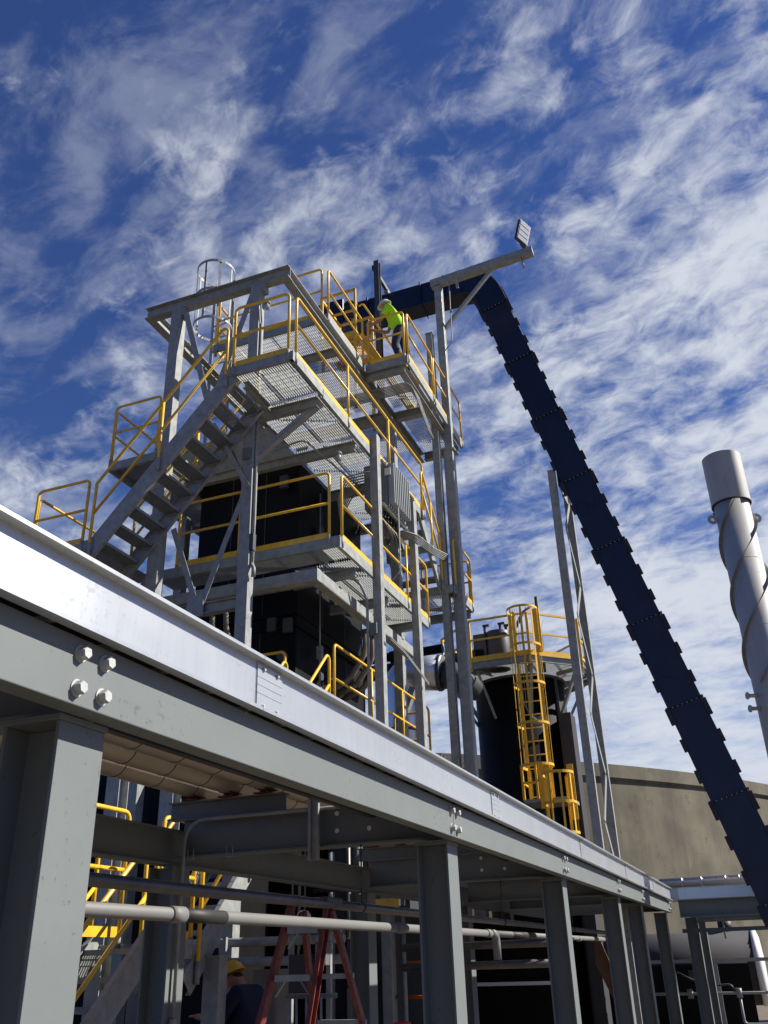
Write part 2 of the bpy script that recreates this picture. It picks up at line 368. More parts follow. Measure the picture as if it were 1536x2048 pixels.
while y < 19.7:
    q.box((-2.495, y, 0.945), (-1.815, y+0.03, 0.962)); y += 0.30
q.build('rung_set', GALV, tray)
for k, (cx, r) in enumerate(((-1.86,0.030),(-1.93,0.032),(-2.01,0.036),(-2.09,0.036),(-2.17,0.036),(-2.25,0.036),(-2.33,0.036),(-2.41,0.036),(-2.465,0.020))):
    pts = [(cx+0.006*math.sin(yy*1.3+k), yy, 0.962+r+0.001) for yy in [(-1.0+j*0.9) for j in range(24)]]
    tag(MB().ring_sweep(pts, r, 8).build('power_cable', BLKR), 'black power cable lying along the aluminium cable tray', 'cable', 'cables in the tray on the pipe rack')
# branch tray with rounded corner
q = MB()
prof = [(0,-0.10),(0.04,-0.10),(0.04,-0.09),(0.004,-0.09),(0.004,0.09),(0.04,0.09),(0.04,0.10),(0,0.10)]
arc = [V(-1.50+0.30*math.cos(R_(a))-0.0, 19.52+0.30*math.sin(R_(a)), 1.06) for a in range(180, 269, 11)]
arc = [V(-1.81, 19.79, 1.06)] + [V(-1.81+0.3-0.3*math.cos(R_(a)), 19.55+0.0+0.24*math.sin(R_(a)), 1.06) for a in range(90, 91)]
for p0, p1 in (((-1.81,19.782,1.06),(-1.66,19.83,1.06)), ((-1.66,19.83,1.06),(-1.50,19.85,1.06)), ((-1.50,19.85,1.06),(2.6,19.85,1.06)), ((2.604,19.85,1.06),(9,19.85,1.06))):
    q.sect(p0, p1, prof)
q.build('branch_side_rail', SILV, tray)
q = MB(); q.sect((-1.9,21.0,1.06),(9,21.0,1.06), [(-a,b) for a,b in prof]); q.build('branch_side_rail', ALU, tray)
# silver pipe over the branch
sp = thing('insulated_pipe', 'bright silver jacketed pipe above the branch tray in front of the concrete wall', 'pipe', (3, 20.6, 1.2))
q = MB(); q.cyl((-2.05,20.5,1.285),(9,20.5,1.285),0.105,n=32); q.build('jacket', SILV, sp)
q = MB()
for xx in (-1.62, -1.24, -0.78, -0.52, 0.4, 1.3): q.cyl((xx,20.5,1.285),(xx+0.02,20.5,1.285),0.1085,n=32)
q.split('jacket_band', ALU, sp)
# ---- insulated pipes inside the rack
for k, (cx, cz, r) in enumerate(((-4.02,1.310,0.118), (-3.70,1.300,0.108), (-3.39,1.312,0.120), (-3.07,1.300,0.108), (-2.77,1.295,0.105))):
    lab = ('farthest insulated pipe in the rack, over the back end of the short support beam', 'second farthest insulated pipe in the rack, slimmer than its two neighbours',
           'middle insulated pipe of the row, above the cut end of the short support beam', 'fourth insulated pipe of the row, just past the end of the short support beam',
           'insulated pipe nearest the cable tray, slimmest of the row')[k]
    t = thing('insulated_pipe', lab, 'pipe', (cx, 9, cz-r), 'insulated pipes in the rack')
    MB().cyl((cx,-1,cz),(cx,19.3,cz), r, n=36).build('jacket', JACK, t)
    q = MB(); y = -0.8+0.13*k
    while y < 19:
        q.cyl((cx,y,cz),(cx,y+0.007,cz), r+0.0025, n=36); y += 0.46
    q.split('jacket_lap', RUST, t)
    for yy in (2.38, 6.21, 9.94):
        if k >= 3 and yy < 7: continue
        q = MB(); zt = cz-r
        q.box((cx-0.06, yy-0.09, 1.1625), (cx+0.06, yy+0.09, 1.172)); q.box((cx-0.008, yy-0.09, 1.172), (cx+0.008, yy+0.09, zt+0.02))
        q.box((cx-0.05, yy-0.09, zt+0.005), (cx+0.05, yy+0.09, zt+0.015))
        q.build('pipe_shoe', REDOX, t)
# ---- small pipes hung under the rack
t = thing('plastic_pipe', 'grey plastic pipe with dark sleeves hung low along the front columns', 'pipe', (-2.30, 8, 0.17))
q = MB(); q.tube([(-2.30,-1,0.205),(-2.30,8.3,0.205)], 0.027, 16); q.build('pipe_length', PVC, t)
q = MB(); q.tube([(-2.30,8.45,0.205),(-2.30,14.2,0.215)], 0.027, 16); q.build('pipe_length', PVC, t)
q = MB(); q.tube([(-2.30,8.30,0.205),(-2.30,8.46,0.205),(-2.30,8.46,0.0)], 0.034, 14, 0.07); q.build('elbow', PVC, t)
for a, b in ((3.50,3.85),(6.55,6.85),(9.0,9.9),(10.7,11.9)):
    MB().cyl((-2.30,a,0.205),(-2.30,b,0.205),0.0285,n=16).build('dark_sleeve', BLKR, t)
for yy in (3.47, 6.05, 8.2, 12.3):
    MB().cyl((-2.30,yy-0.05,0.205),(-2.30,yy+0.05,0.205),0.033,n=16).split('coupling', PVC, t)
t = thing('steel_pipe', 'dark bare steel pipe running above the grey plastic pipe under the rack', 'pipe', (-2.6, 8, 0.31))
MB().tube([(-2.60,-1,0.345),(-2.60,19,0.345)], 0.029, 16).build('pipe_length', PIPEB, t)
q = MB()
for yy in (6.16, 9.89, 13.6): q.tube([(-2.60,yy,0.375),(-2.60,yy,0.75)], 0.006, 6); q.cyl((-2.60,yy-0.015,0.345),(-2.60,yy+0.015,0.345),0.034,n=14)
q.split('rod_hanger', DARKG, t)
t = thing('conduit', 'slim galvanised conduit bending down the back column of the rack', 'conduit', (-4.2, 6.03, GZ))
MB().tube([(-1.95,6.115,1.010),(-4.02,6.115,1.010),(-4.02,6.115,-0.30)], 0.0135, 10, 0.16).build('conduit_run', GALV, t)
q = MB(); q.tube([(-4.02,6.115,-0.42),(-4.02,6.115,GZ)], 0.0135, 10); q.build('conduit_run', GALV, t)
q = MB(); q.sect((-4.02,6.115,-0.42),(-4.02,6.115,-0.30), pRr(0.05,0.05,0.02), (1,0,0)); q.build('junction_body', GALV, t, bevel=0.004)
q = MB()
q.box((-2.97,6.07,0.66),(-2.95,6.10,1.10)); q.box((-2.91,6.07,0.66),(-2.89,6.10,1.10)); q.box((-2.95,6.095,0.66),(-2.91,6.10,1.10))
q.build('strut_channel', GALV, t)
q = MB()
for xx in (-3.95,-3.62): q.tube([(xx,6.06,0.80),(xx,6.06,0.725),(xx+0.05,6.06,0.725),(xx+0.05,6.06,0.80)],0.004,6)
q.split('beam_clip', GALV, t)
# ================================================================== ACCESS TOWER FRAME
tower = thing('steel_tower', 'galvanised steel tower frame with square posts and a flat beam frame on top', 'tower frame', (-6.2, 12.0, GZ))
def post(x, y, z0, z1, w, d, m=GALV, name='column'):
    return MB().sect((x,y,z0),(x,y,z1), pRr(w,d,0.012,2), (0,1,0)).build(name, m, tower)
post(-7.36, 9.97, GZ, 9.86, 0.19, 0.17)
post(-5.865, 9.97, GZ, 9.86, 0.175, 0.17)
post(-4.655, 11.88, GZ, 7.80, 0.14, 0.15); post(-4.655, 13.60, GZ, 7.42, 0.13, 0.15)
post(-7.36, 14.6, GZ, 9.86, 0.19, 0.17); post(-5.35, 14.6, GZ, 9.86, 0.17, 0.17)
post(-8.6, 12.4, GZ, 7.35, 0.17, 0.17)
post(-7.75, 10.35, GZ, 5.25, 0.15, 0.15)
H6 = pI(0.16, 0.15, 0.012, 0.008)
MB().sect((-4.645,15.36,GZ),(-4.645,15.36,12.36), pI(0.14,0.14,0.012,0.010), (0,1,0)).build('column', GALV, tower)
MB().box((-4.73,15.28,12.36),(-4.56,15.44,12.375)).build('cap_plate', GALV, tower)
pole = thing('light_pole', 'tall galvanised pole beside the tower carrying a raised arm with a brace', 'light pole', (-4.42, 15.6, GZ))
MB().sect((-4.455,15.60,GZ),(-4.455,15.60,9.45), pRr(0.20,0.20,0.015,2), (0,1,0)).build('lower_shaft', GALV, pole)
MB().box((-4.60,15.47,9.45),(-4.31,15.73,9.475)).build('splice_plate', GALV, pole)
MB().sect((-4.435,15.59,9.475),(-4.435,15.59,13.80), pRr(0.17,0.16,0.015,2), (0,1,0)).build('upper_shaft', GALV, pole)
MB().sect((-4.60,15.59,13.93),(-2.20,15.59,14.08), pR(0.17,0.19), (0,0,1)).build('arm', GALV, pole, bevel=0.004)
MB().sect((-4.35,15.59,12.60),(-3.10,15.59,13.93), pL(0.075,0.008), (0,1,0)).build('brace', GALV, pole)
MB().tube([(-4.36,15.45,13.75),(-4.14,15.45,13.80),(-4.14,15.45,13.6),(-4.17,15.45,12.1),(-4.35,15.45,11.9)],0.012,8,0.12).build('conduit_run', GALV, pole)
MB().box((-3.98,15.42,13.55),(-3.93,15.50,13.85)).build('strut_bracket', GALV, pole)
MB().cyl((-2.44,15.58,13.68),(-2.46,15.58,13.97),0.022,n=8).build('strut_bracket', GALV, pole)
fl = thing('floodlight', 'square LED floodlight with four lit-through panes tilted up at the arm end', 'floodlight', (-2.36, 15.5, 14.2))
c = V(-2.33,15.52,14.62); ax = V(0.86,-0.15,0.42).normalized(); ay = V(0.20,0.97,-0.05); az = V(-0.12,-0.02,1.0)
nrm = V(0.80,-0.58,-0.05).normalized(); ax = V(0,0,1).cross(nrm).normalized()
nrm = V(0.86,-0.45,-0.22).normalized(); az = (V(0.20,0.05,1.0)).normalized(); ax = az.cross(nrm).normalized(); az = nrm.cross(ax).normalized()
def panel(c, ax, az, nr, w, h, t):
    q = MB(); vs = []
    for d in (0, t):
        vs.append([q.bm.verts.new(c+ax*a*w/2+az*b*h/2+nr*d) for a,b in ((-1,-1),(1,-1),(1,1),(-1,1))])
    q.bm.faces.new(vs[0][::-1]); q.bm.faces.new(vs[1])
    for i in range(4): q.bm.faces.new((vs[0][i],vs[0][(i+1)%4],vs[1][(i+1)%4],vs[1][i]))
    return q
panel(c, ax, az, nrm, 0.37, 0.54, -0.08).build('housing', DARKG, fl, bevel=0.012)
for k in range(4):
    panel(c+az*(-0.195+0.13*k)+nrm*0.002, ax, az, nrm, 0.31, 0.108, 0.006).build('lens_pane', LENS, fl)
MB().sect(c-az*0.30-nrm*0.03, V(-2.36,15.55,14.16), pR(0.06,0.02), (0,1,0)).build('yoke', DARKG, fl)
# top frame of I beams
IB = pI(0.15, 0.22, 0.013, 0.009)
MB().sect((-8.0,9.97,9.98),(-5.28,9.97,9.98), IB).build('top_beam', GALV, tower)
MB().sect((-7.92,10.05,9.978),(-7.92,14.7,9.978), IB).build('top_beam', GALV, tower)
MB().sect((-5.36,10.05,9.978),(-5.36,16.5,9.978), IB).build('top_beam', GALV, tower)
MB().sect((-7.84,14.6,9.976),(-5.44,14.6,9.976), IB).build('top_beam', GALV, tower)
MB().sect((-7.84,12.2,10.0),(-5.44,12.2,10.0), pI(0.10,0.15,0.01,0.007)).build('floor_beam', GALV, tower)
for yy in (13.16, 14.72, 16.5):
    MB().sect((-5.28,yy,10.0),(-4.50,yy,10.0), pI(0.13,0.18,0.012,0.008)).build('floor_beam', GALV, tower)
MB().sect((-4.56,13.2,9.985),(-4.56,16.5,9.985), pI(0.13,0.18,0.012,0.008)).build('floor_beam', GALV, tower)
for xx in (-7.36,-5.865):
    MB().box((xx+0.02,9.90,9.72),(xx+0.16,10.04,9.865)).build('clip_angle', GALV, tower)
# bracing
def brace(a, b, w=0.075, upv=(0,1,0), m=GALV): return MB().sect(a, b, pL(w,0.009), upv).build('brace', m, tower)
brace((-7.22,9.90,9.72),(-6.66,9.90,7.75),0.10); brace((-5.96,9.90,9.75),(-6.62,9.90,7.75),0.10)
brace((-7.10,9.90,5.72),(-6.62,9.90,4.45),0.085); brace((-5.97,9.90,6.02),(-6.56,9.90,4.45),0.085)
brace((-6.47,9.80,7.30),(-5.86,9.86,6.12),0.075); brace((-6.42,9.98,7.30),(-5.96,9.97,6.20),0.075)
brace((-4.72,9.98,7.34),(-5.78,9.94,6.62),0.09,(0,0,1))
MB().box((-6.72,9.88,4.30),(-6.46,9.90,4.62)).build('gusset_plate', GALV, tower)
MB().sect((-7.4,9.97,4.42),(-5.9,9.97,4.42), pI(0.12,0.16,0.01,0.008)).build('tie_beam', GALV, tower)
# beams below the upper deck
for yy, x0, x1 in ((9.98,-5.78,-4.78),(11.35,-7.8,-4.78),(12.75,-5.9,-4.78),(14.25,-8.7,-4.78)):
    MB().sect((x0,yy,7.36),(x1,yy,7.36), pI(0.10,0.16,0.011,0.008)).build('floor_beam', GALV, tower)
MB().sect((-5.55,9.2,7.40),(-5.55,9.9,7.40), pI(0.08,0.10,0.008,0.006)).build('floor_beam', GALV, tower)
MB().sect((-7.9,10.45,7.36),(-7.9,14.2,7.36), pI(0.10,0.16,0.011,0.008)).build('floor_beam', GALV, tower)
# square tube ring under the lower deck
MB().sect((-7.7,10.50,4.86),(-4.99,10.50,4.86), pRr(0.16,0.18,0.02,2)).build('ring_beam', GALV, tower)
MB().sect((-5.07,10.58,4.86),(-5.07,14.4,4.86), pRr(0.16,0.18,0.02,2)).build('ring_beam', GALV, tower)
for yy in (11.3, 12.6, 13.9):
    MB().sect((-5.8 if yy>11.5 else -7.6,yy,5.17),(-4.78,yy,5.17), pI(0.10,0.14,0.011,0.008)).build('floor_beam', GALV, tower)
MB().sect((-5.45,11.4,5.20),(-5.45,14.2,5.20), pI(0.06,0.08,0.008,0.006)).build('floor_beam', GALV, tower)
MB().sect((-4.60,11.96,7.38),(-4.60,13.53,7.38), pC(0.04,0.042,0.004,1)).build('strut_channel', GALV, tower)
MB().sect((-4.60,11.96,6.58),(-4.60,13.53,6.58), pC(0.04,0.042,0.004,1)).build('strut_channel', GALV, tower)
# ------------------------------------------------------------------ platforms
def grate(q, x0, x1, y0, y1, z, along='y', pitch=0.037):
    zb = z-0.030
    if along == 'y':
        x = x0+0.006
        while x < x1-0.006: q.box((x,y0,zb),(x+0.0048,y1,z)); x += pitch
        y = y0+0.05
        while y < y1: q.box((x0,y,z-0.004),(x1,y+0.006,z+0.002)); y += 0.1016
    else:
        y = y0+0.006
        while y < y1-0.006: q.box((x0,y,zb),(x1,y+0.0048,z)); y += pitch
        x = x0+0.05
        while x < x1: q.box((x,y0,z-0.004),(x+0.006,y1,z+0.002)); x += 0.1016
def rail_panel(par, a, b, z, h=1.06, mids=(), toe=True, sock=True, m=YEL, r=0.0215, ends=(True,True)):
    a = V(a[0],a[1],z); b = V(b[0],b[1],z); d = (b-a).normalized()
    A = V(a); B = V(b); low = V(0,0,-0.10); H = V(0,0,h)
    pts = []
    if ends[0]: pts.append(A+low)
    pts += [A+H, B+H]
    if ends[1]: pts.append(B+low)
    g_ = MB().tube(pts, r, 10, 0.075, 4).build('guardrail', m, par)
    MB().tube([A+V(0,0,h*0.52), B+V(0,0,h*0.52)], r*0.92, 10).build('mid_rail', m, g_)
    ln = (b-a).length
    ps = ([A] if ends[0] else [])+[A+d*(ln*f) for f in mids]+([B] if ends[1] else [])
    for f in mids: MB().tube([A+d*(ln*f)+low, A+d*(ln*f)+H], r, 10).build('post', m, g_)
    if sock:
        for p in ps: MB().tube([p+V(0,0,-0.14), p+V(0,0,0.03)], r*1.25, 10).build('post_socket', GALV, g_)
    if toe:
        n = d.cross(V(0,0,1))
        MB().sect(A+V(0,0,0.035)+d*0.03, B+V(0,0,0.035)-d*0.03, pR(0.006,0.085)).build('toe_board', m, g_)
    return g_
def edge(par, a, b, z, h=0.15, sgn=-1, name='edge_channel', m=GALV):
    return MB().sect((a[0],a[1],z-h/2),(b[0],b[1],z-h/2), pC(0.05,h,0.007,sgn)).build(name, m, par)
# upper deck
P = thing('platform', 'upper galvanised grating deck with the long yellow guardrail on its right side', 'platform', (-6.5, 12, 7.4), 'decks of the steel tower')
q = MB(); grate(q,-5.67,-4.75,9.03,9.93,7.55,'y'); q.build('grating', GRAT, P)
q = MB(); grate(q,-5.85,-4.75,10.03,11.3,7.55,'y'); q.build('grating', GRAT, P)
q = MB(); grate(q,-5.85,-4.75,11.4,14.2,7.55,'y'); q.build('grating', GRAT, P)
q = MB(); grate(q,-8.85,-5.90,10.55,14.3,7.55,'x'); q.build('grating', GRAT, P)
edge(P,(-5.70,9.0),(-4.70,9.0),7.60,0.15,-1)
edge(P,(-4.695,9.0),(-4.695,9.96),7.60,0.15,-1); edge(P,(-4.695,9.98),(-4.695,14.45),7.57,0.15,-1)
edge(P,(-8.87,10.5),(-7.46,10.5),7.58,0.15,-1); edge(P,(-8.88,14.3),(-8.88,10.52),7.57,0.15,-1)
rail_panel(P,(-5.64,9.0),(-4.77,9.0),7.60,1.03)
rail_panel(P,(-4.70,9.09),(-4.70,14.45),7.58,1.03,mids=(0.338,0.668))
rail_panel(P,(-8.85,10.5),(-7.95,10.5),7.60,1.07,toe=False); rail_panel(P,(-8.88,10.56),(-8.88,13.6),7.60,1.03,mids=(0.5,))
# lower deck
P0 = thing('platform', 'middle galvanised grating deck wrapping the corner of the black vessel', 'platform', (-6.0, 12.5, 5.3), 'decks of the steel tower')
q = MB(); grate(q,-7.9,-5.12,10.58,11.25,5.42,'x'); q.build('grating', GRAT, P0)
q = MB(); grate(q,-5.10,-4.75,10.58,11.25,5.42,'y'); q.build('grating', GRAT, P0)
q = MB(); grate(q,-5.82,-4.75,11.35,14.35,5.42,'y'); q.build('grating', GRAT, P0)
edge(P0,(-8.0,10.54),(-4.70,10.54),5.44,0.16,-1); edge(P0,(-4.695,10.54),(-4.695,14.40),5.42,0.16,-1)
rail_panel(P0,(-7.4,10.54),(-4.86,10.54),5.44,1.05,mids=(0.42,)); rail_panel(P0,(-4.70,10.62),(-4.70,14.38),5.42,1.03,mids=(0.40,0.72))
# start landing of the main stair
PL = thing('platform', 'small landing at the foot of the main stair with a yellow corner rail', 'platform', (-8.3, 9.6, 5.2), 'decks of the steel tower')
q = MB(); grate(q,-8.80,-7.75,9.03,10.5,5.30,'x'); q.build('grating', GRAT, PL)
edge(PL,(-8.85,9.0),(-7.72,9.0),5.33,0.16,-1); edge(PL,(-8.86,10.5),(-8.86,9.0),5.33,0.16,-1)
rail_panel(PL,(-8.80,9.0),(-7.90,9.0),5.30,0.99); rail_panel(PL,(-8.84,9.08),(-8.84,10.4),5.30,0.92)
# top deck
PB = thing('platform', 'topmost grating deck where the worker in the neon shirt stands', 'platform', (-5.6, 14, 10.1), 'decks of the steel tower')
q = MB(); grate(q,-7.55,-5.45,11.45,14.5,10.20,'y'); q.build('grating', GRAT, PB)
for a, b in ((13.12,14.65),(14.78,16.5)):
    q = MB(); grate(q,-5.27,-4.62,a,b,10.20,'y'); q.build('grating', GRAT, PB)
q = MB(); grate(q,-7.55,-5.45,14.7,16.4,10.20,'y'); q.build('grating', GRAT, PB)
edge(PB,(-7.6,11.40),(-5.30,11.40),10.24,0.16,-1); edge(PB,(-5.275,11.40),(-5.275,13.05),10.24,0.16,-1)
edge(PB,(-5.27,13.08),(-4.42,13.08),10.22,0.18,-1); edge(PB,(-4.415,13.08),(-4.415,16.58),10.22,0.16,-1)
rail_panel(PB,(-7.5,11.40),(-5.40,11.40),10.22,1.05,mids=(0.42,)); rail_panel(PB,(-5.29,11.44),(-5.29,13.02),10.20,1.05)
rail_panel(PB,(-5.20,13.08),(-4.47,13.08),10.22,1.03); rail_panel(PB,(-4.42,13.14),(-4.42,14.6),10.22,1.02)
rail_panel(PB,(-4.42,14.7),(-4.42,16.55),10.20,1.05,mids=(0.5,)); rail_panel(PB,(-7.6,11.5),(-7.6,14.4),10.2,1.05,mids=(0.5,))
# rear landing
PR_ = thing('platform', 'small rear landing between two decks seen behind the tall poles', 'platform', (-5, 16, 6.3), 'decks of the steel tower')
q = MB(); grate(q,-5.6,-4.5,15.3,16.5,6.35,'y'); q.build('grating', GRAT, PR_)
edge(PR_,(-5.6,15.28),(-4.47,15.28),6.38,0.15,-1); edge(PR_,(-4.45,15.28),(-4.45,16.55),6.38,0.15,-1)
MB().sect((-5.6,16.5,6.2),(-4.5,16.5,6.2), pI(0.10,0.16,0.011,0.008)).build('floor_beam', GALV, PR_)
rail_panel(PR_,(-4.45,15.4),(-4.45,16.5),6.38,1.0); rail_panel(PR_,(-5.5,16.55),(-4.5,16.55),6.38,1.0)
# first deck, mostly behind the rack
P1 = thing('platform', 'lowest deck just above the cable tray, its yellow rails rising behind the tray', 'platform', (-5.5, 12.5, 2.7), 'decks of the steel tower')
q = MB(); grate(q,-7.6,-5.18,11.22,11.56,3.05,'x'); grate(q,-5.86,-5.18,11.6,15.4,3.05,'x'); q.build('grating', GRAT, P1)
edge(P1,(-7.6,11.16),(-5.1,11.16),3.07,0.16,-1); edge(P1,(-5.1,11.16),(-5.1,15.4),3.07,0.16,-1)
rail_panel(P1,(-5.11,11.24),(-5.11,15.35),3.05,1.05,mids=(0.34,0.67)); rail_panel(P1,(-5.8,15.42),(-5.2,15.42),3.05,1.02)
rail_panel(P1,(-7.5,11.16),(-5.85,11.16),3.05,1.02)
# ------------------------------------------------------------------ stairs
def stair(name, lab, a, b, wdir, width, ntread, rails=(0,1), par=None, depth=0.24, chan=0.055, treadm=GRAT, strm=GALV, post_n=3, tdeep=0.23):
    """a = foot, b = top of one stringer line (tread nosing line); wdir = unit vector across"""
    a = V(a); b = V(b); w = V(wdir); run = V(b.x-a.x,b.y-a.y,0); hd = run.normalized()
    t = thing(name, lab, 'staircase', (a+b)/2*1.0)
    t.location = V(a)
    d = (b-a).normalized()
    for k in (0, 1):
        o_ = w*(width*k)
        sgn = (1 if (d.cross(V(0,0,1))).dot(w) > 0 else -1)*(1 if k == 0 else -1)
        MB().sect(a-d*0.12+o_+V(0,0,-0.03), b+o_+V(0,0,-0.03), pC(chan, depth, 0.008, sgn)).build('stringer', strm, t)
    for i in range(ntread):
        f = (i+0.5)/ntread; p = a.lerp(b, f)
        q = MB(); z = p.z
        e0 = p-hd*(tdeep/2)+w*0.012; e1 = p+hd*(tdeep/2)+w*0.012; ww = w*(width-0.024)
        nb = 8
        for j in range(nb):
            s0 = e0.lerp(e1, j/(nb-1))
            q.sect(s0+V(0,0,-0.012), s0+ww+V(0,0,-0.012), pR(0.005 if 0<j<nb-1 else 0.008, 0.030 if 0<j<nb-1 else 0.045))
        for j in range(int(width/0.10)):
            s0 = e0+w*(0.05+0.10*j); q.sect(s0, s0+(e1-e0), pR(0.006,0.006))
        q.sect(e0+V(0,0,-0.03)+w*0.001, e1+V(0,0,-0.03)+w*0.001, pR(0.02,0.06)); 
        q.sect(e0+ww+V(0,0,-0.03)-w*0.001, e1+ww+V(0,0,-0.03)-w*0.001, pR(0.02,0.06))
        q.build('tread', treadm, t)
    for k in rails:
        o_ = w*(width*k)+w*(-0.03 if k == 0 else 0.03)
        H = V(0,0,0.98); p0 = a+o_+d*0.05; p1 = b+o_-d*0.10
        hr = MB().tube([p0+V(0,0,-0.05), p0+H, p1+H, p1+V(0,0,-0.05)], 0.0215, 10, 0.06, 4).build('handrail', YEL, t)
        MB().tube([p0+V(0,0,0.50), p1+V(0,0,0.50)], 0.020, 10).build('mid_rail', YEL, hr)
        for i in range(1, post_n-1):
            p = p0.lerp(p1, i/(post_n-1)); MB().tube([p+V(0,0,-0.05), p+H], 0.0215, 10).build('post', YEL, hr)
        for i in range(post_n):
            p = p0.lerp(p1, i/(post_n-1)); MB().tube([p+V(0,0,-0.14), p+V(0,0,0.05)], 0.027, 10).build('post_socket', GALV, hr)
    return t
stair('staircase','long galvanised stair climbing right from the landing to the upper deck',(-7.80,9.02,5.18),(-5.68,9.02,7.50),(0,1,0),0.86,10)
stair('staircase','short rear stair between the tall poles, going down away from the upper deck',(-4.70,15.30,6.40),(-4.70,14.20,7.55),(-1,0,0),0.85,5,depth=0.20)
stair('staircase','stair with sunlit stringer behind the stepladder rising to the lowest deck',(-5.12,8.06,-0.02),(-5.12,11.10,3.02),(-1,0,0),0.60,13,depth=0.22,post_n=4)
stair('staircase','bottom stair at the lower left with broad sunlit stringer and rusty treads',(-5.12,5.35,GZ),(-5.12,7.40,0.275),(-1,0,0),0.60,9,depth=0.24,treadm=GRAT)
PG = thing('platform', 'low landing between the two stairs behind the rack, with yellow rails', 'platform', (-5.6, 7.1, 0.1), 'decks of the steel tower')
q = MB(); grate(q,-6.6,-5.78,5.9,7.6,0.22,'x'); grate(q,-5.75,-5.16,7.42,8.04,0.22,'x'); q.build('grating', GRAT, PG)
edge(PG,(-5.74,5.9),(-5.74,6.98),0.25,0.16,-1); edge(PG,(-5.12,7.42),(-5.12,8.04),0.25,0.16,-1)
rail_panel(PG,(-5.42,6.0),(-5.42,7.30),0.28,1.05,mids=()); rail_panel(PG,(-5.14,7.46),(-5.14,8.02),0.24,1.05)
rail_panel(PG,(-6.6,5.9),(-5.8,5.9),0.24,1.05)
# ------------------------------------------------------------------ black vessel with fittings
ves = thing('black_vessel', 'tall rectangular black clad vessel standing inside the steel tower', 'vessel', (-6.85, 13, GZ))
MB().box((-7.80,11.60,GZ),(-5.90,14.30,4.80)).build('lower_casing', BLK, ves, bevel=0.02)
MB().box((-7.78,11.64,4.83),(-5.92,14.26,7.50)).build('upper_casing', BLK, ves, bevel=0.02)
q = MB()
for z in (4.60, 2.4): q.box((-7.83,11.575,z),(-5.87,14.32,z+0.05)) if z < 4.7 else q.box((-7.81,11.615,z),(-5.89,14.29,z+0.04))
q.split('stiffener_band', BLK, ves)
q = MB()
for x, z in ((-6.35,4.55),(-6.08,4.5),(-6.2,7.0)): q.box((x,11.50,z),(x+0.14,11.574,z+0.22))
q.split('lug_bracket', DARKG, ves)
q = MB()
for y, z in ((12.3,6.5),(12.9,6.55),(12.35,5.9),(12.3,4.0),(12.65,4.1),(12.35,3.55)): q.cyl((-5.90,y,z),(-5.80,y,z),0.07,n=16)
q.split('port_cover', DARKG, ves)
q = MB()
for z in (4.15, 3.45): q.cyl((-6.1,11.60,z),(-6.1,11.52,z),0.085,n=18)
q.split('port_cover', DARKG, ves)
MB().box((-5.895,11.75,2.1),(-5.885,12.25,3.25)).build('access_panel', TANKM, ves)
MB().tube([(-5.80,12.22,7.15),(-5.80,12.22,2.2)],0.014,8).build('gauge_pipe', GALV, ves)
q = MB(); q.box((-5.84,12.18,3.55),(-5.76,12.26,3.80)); q.box((-5.84,12.18,4.25),(-5.76,12.26,4.45)); q.split('gauge_body', GALV, ves)
for k, yy in enumerate((12.55, 12.85, 13.12)):
    o = MB().tube([(-5.16,yy,4.72),(-5.17,yy,4.35),(-5.45,yy,3.95),(-5.88,yy,3.80)],0.045,12,0.35,8).build('hose', HOSE)
    tag(o, 'thick brown hose curving from the deck beam down to the black vessel', 'hose', 'brown hoses on the right side of the black vessel')
for k, xx in enumerate((-6.78, -6.55)):
    o = MB().tube([(xx,10.62,4.74),(xx,10.66,4.3),(xx+0.1,11.2,3.9),(xx+0.2,11.58,3.8)],0.04,12,0.3,8).build('hose', HOSE)
    tag(o, 'brown hose hanging under the deck left of the second tower post', 'hose', 'brown hoses on the front of the black vessel')
# conduits
t = thing('conduit', 'large conduit looping from under the middle deck down the first tall post', 'conduit', (-4.7, 11.76, GZ))
MB().tube([(-5.9,11.5,5.16),(-4.85,11.5,5.20),(-4.79,11.74,4.9),(-4.79,11.76,GZ)],0.022,10,0.22,8).build('conduit_run', GALV, t)
t = thing('conduit', 'white conduit running up the right side of the second tower post', 'conduit', (-5.75, 9.93, 4.9))
MB().tube([(-5.752,9.94,9.1),(-5.752,9.94,4.95)],0.020,10).build('conduit_run', GALV, t)
MB().box((-5.78,9.89,5.15),(-5.72,9.97,5.40)).build('junction_body', DARKG, t)
MB().tube([(-5.752,9.94,4.95),(-5.70,9.9,4.86),(-5.72,9.93,4.75)],0.03,8).build('flex_end', GALV, t)
t = thing('conduit', 'thin conduit dropping below the finned cabinet and hooking back', 'conduit', (-4.6, 12.4, 5.3))
MB().tube([(-4.42,12.25,6.6),(-4.42,12.25,5.5),(-4.55,12.2,5.32)],0.012,8,0.08).build('conduit_run', GALV, t)
q = MB()
for k in range(9):
    y0 = 12.00+0.085*k
    q.tube([(-4.75,y0,7.235),(-5.25-0.02*k,y0,7.235),(-5.42-0.03*k,y0+0.1,6.9),(-5.5-0.03*k,y0+0.35,6.7)],0.013,6,0.18,4)
tag(q.build('conduit_bundle', GALV), 'bundle of nine parallel conduits bending down under the upper deck', 'conduit bundle')
q = MB()
for k in range(8):
    y0 = 13.35+0.045*k
    q.tube([(-6.3,y0,9.80),(-4.55,y0,9.80),(-4.46,y0+0.1,9.7),(-4.46,y0+0.9,9.2)],0.012,6,0.15,4)
tag(q.build('conduit_bundle', GALV), 'bundle of conduits clipped under the topmost deck below the worker', 'conduit bundle')
MB0 = MB(); MB0.tube([(-5.82,10.6,7.14),(-5.3,10.6,7.20),(-5.2,10.9,7.1),(-5.1,12.3,7.15)],0.014,8,0.15)
tag(MB0.build('conduit', GALV), 'single conduit curving under the first bay of the upper deck', 'conduit')
q = MB()
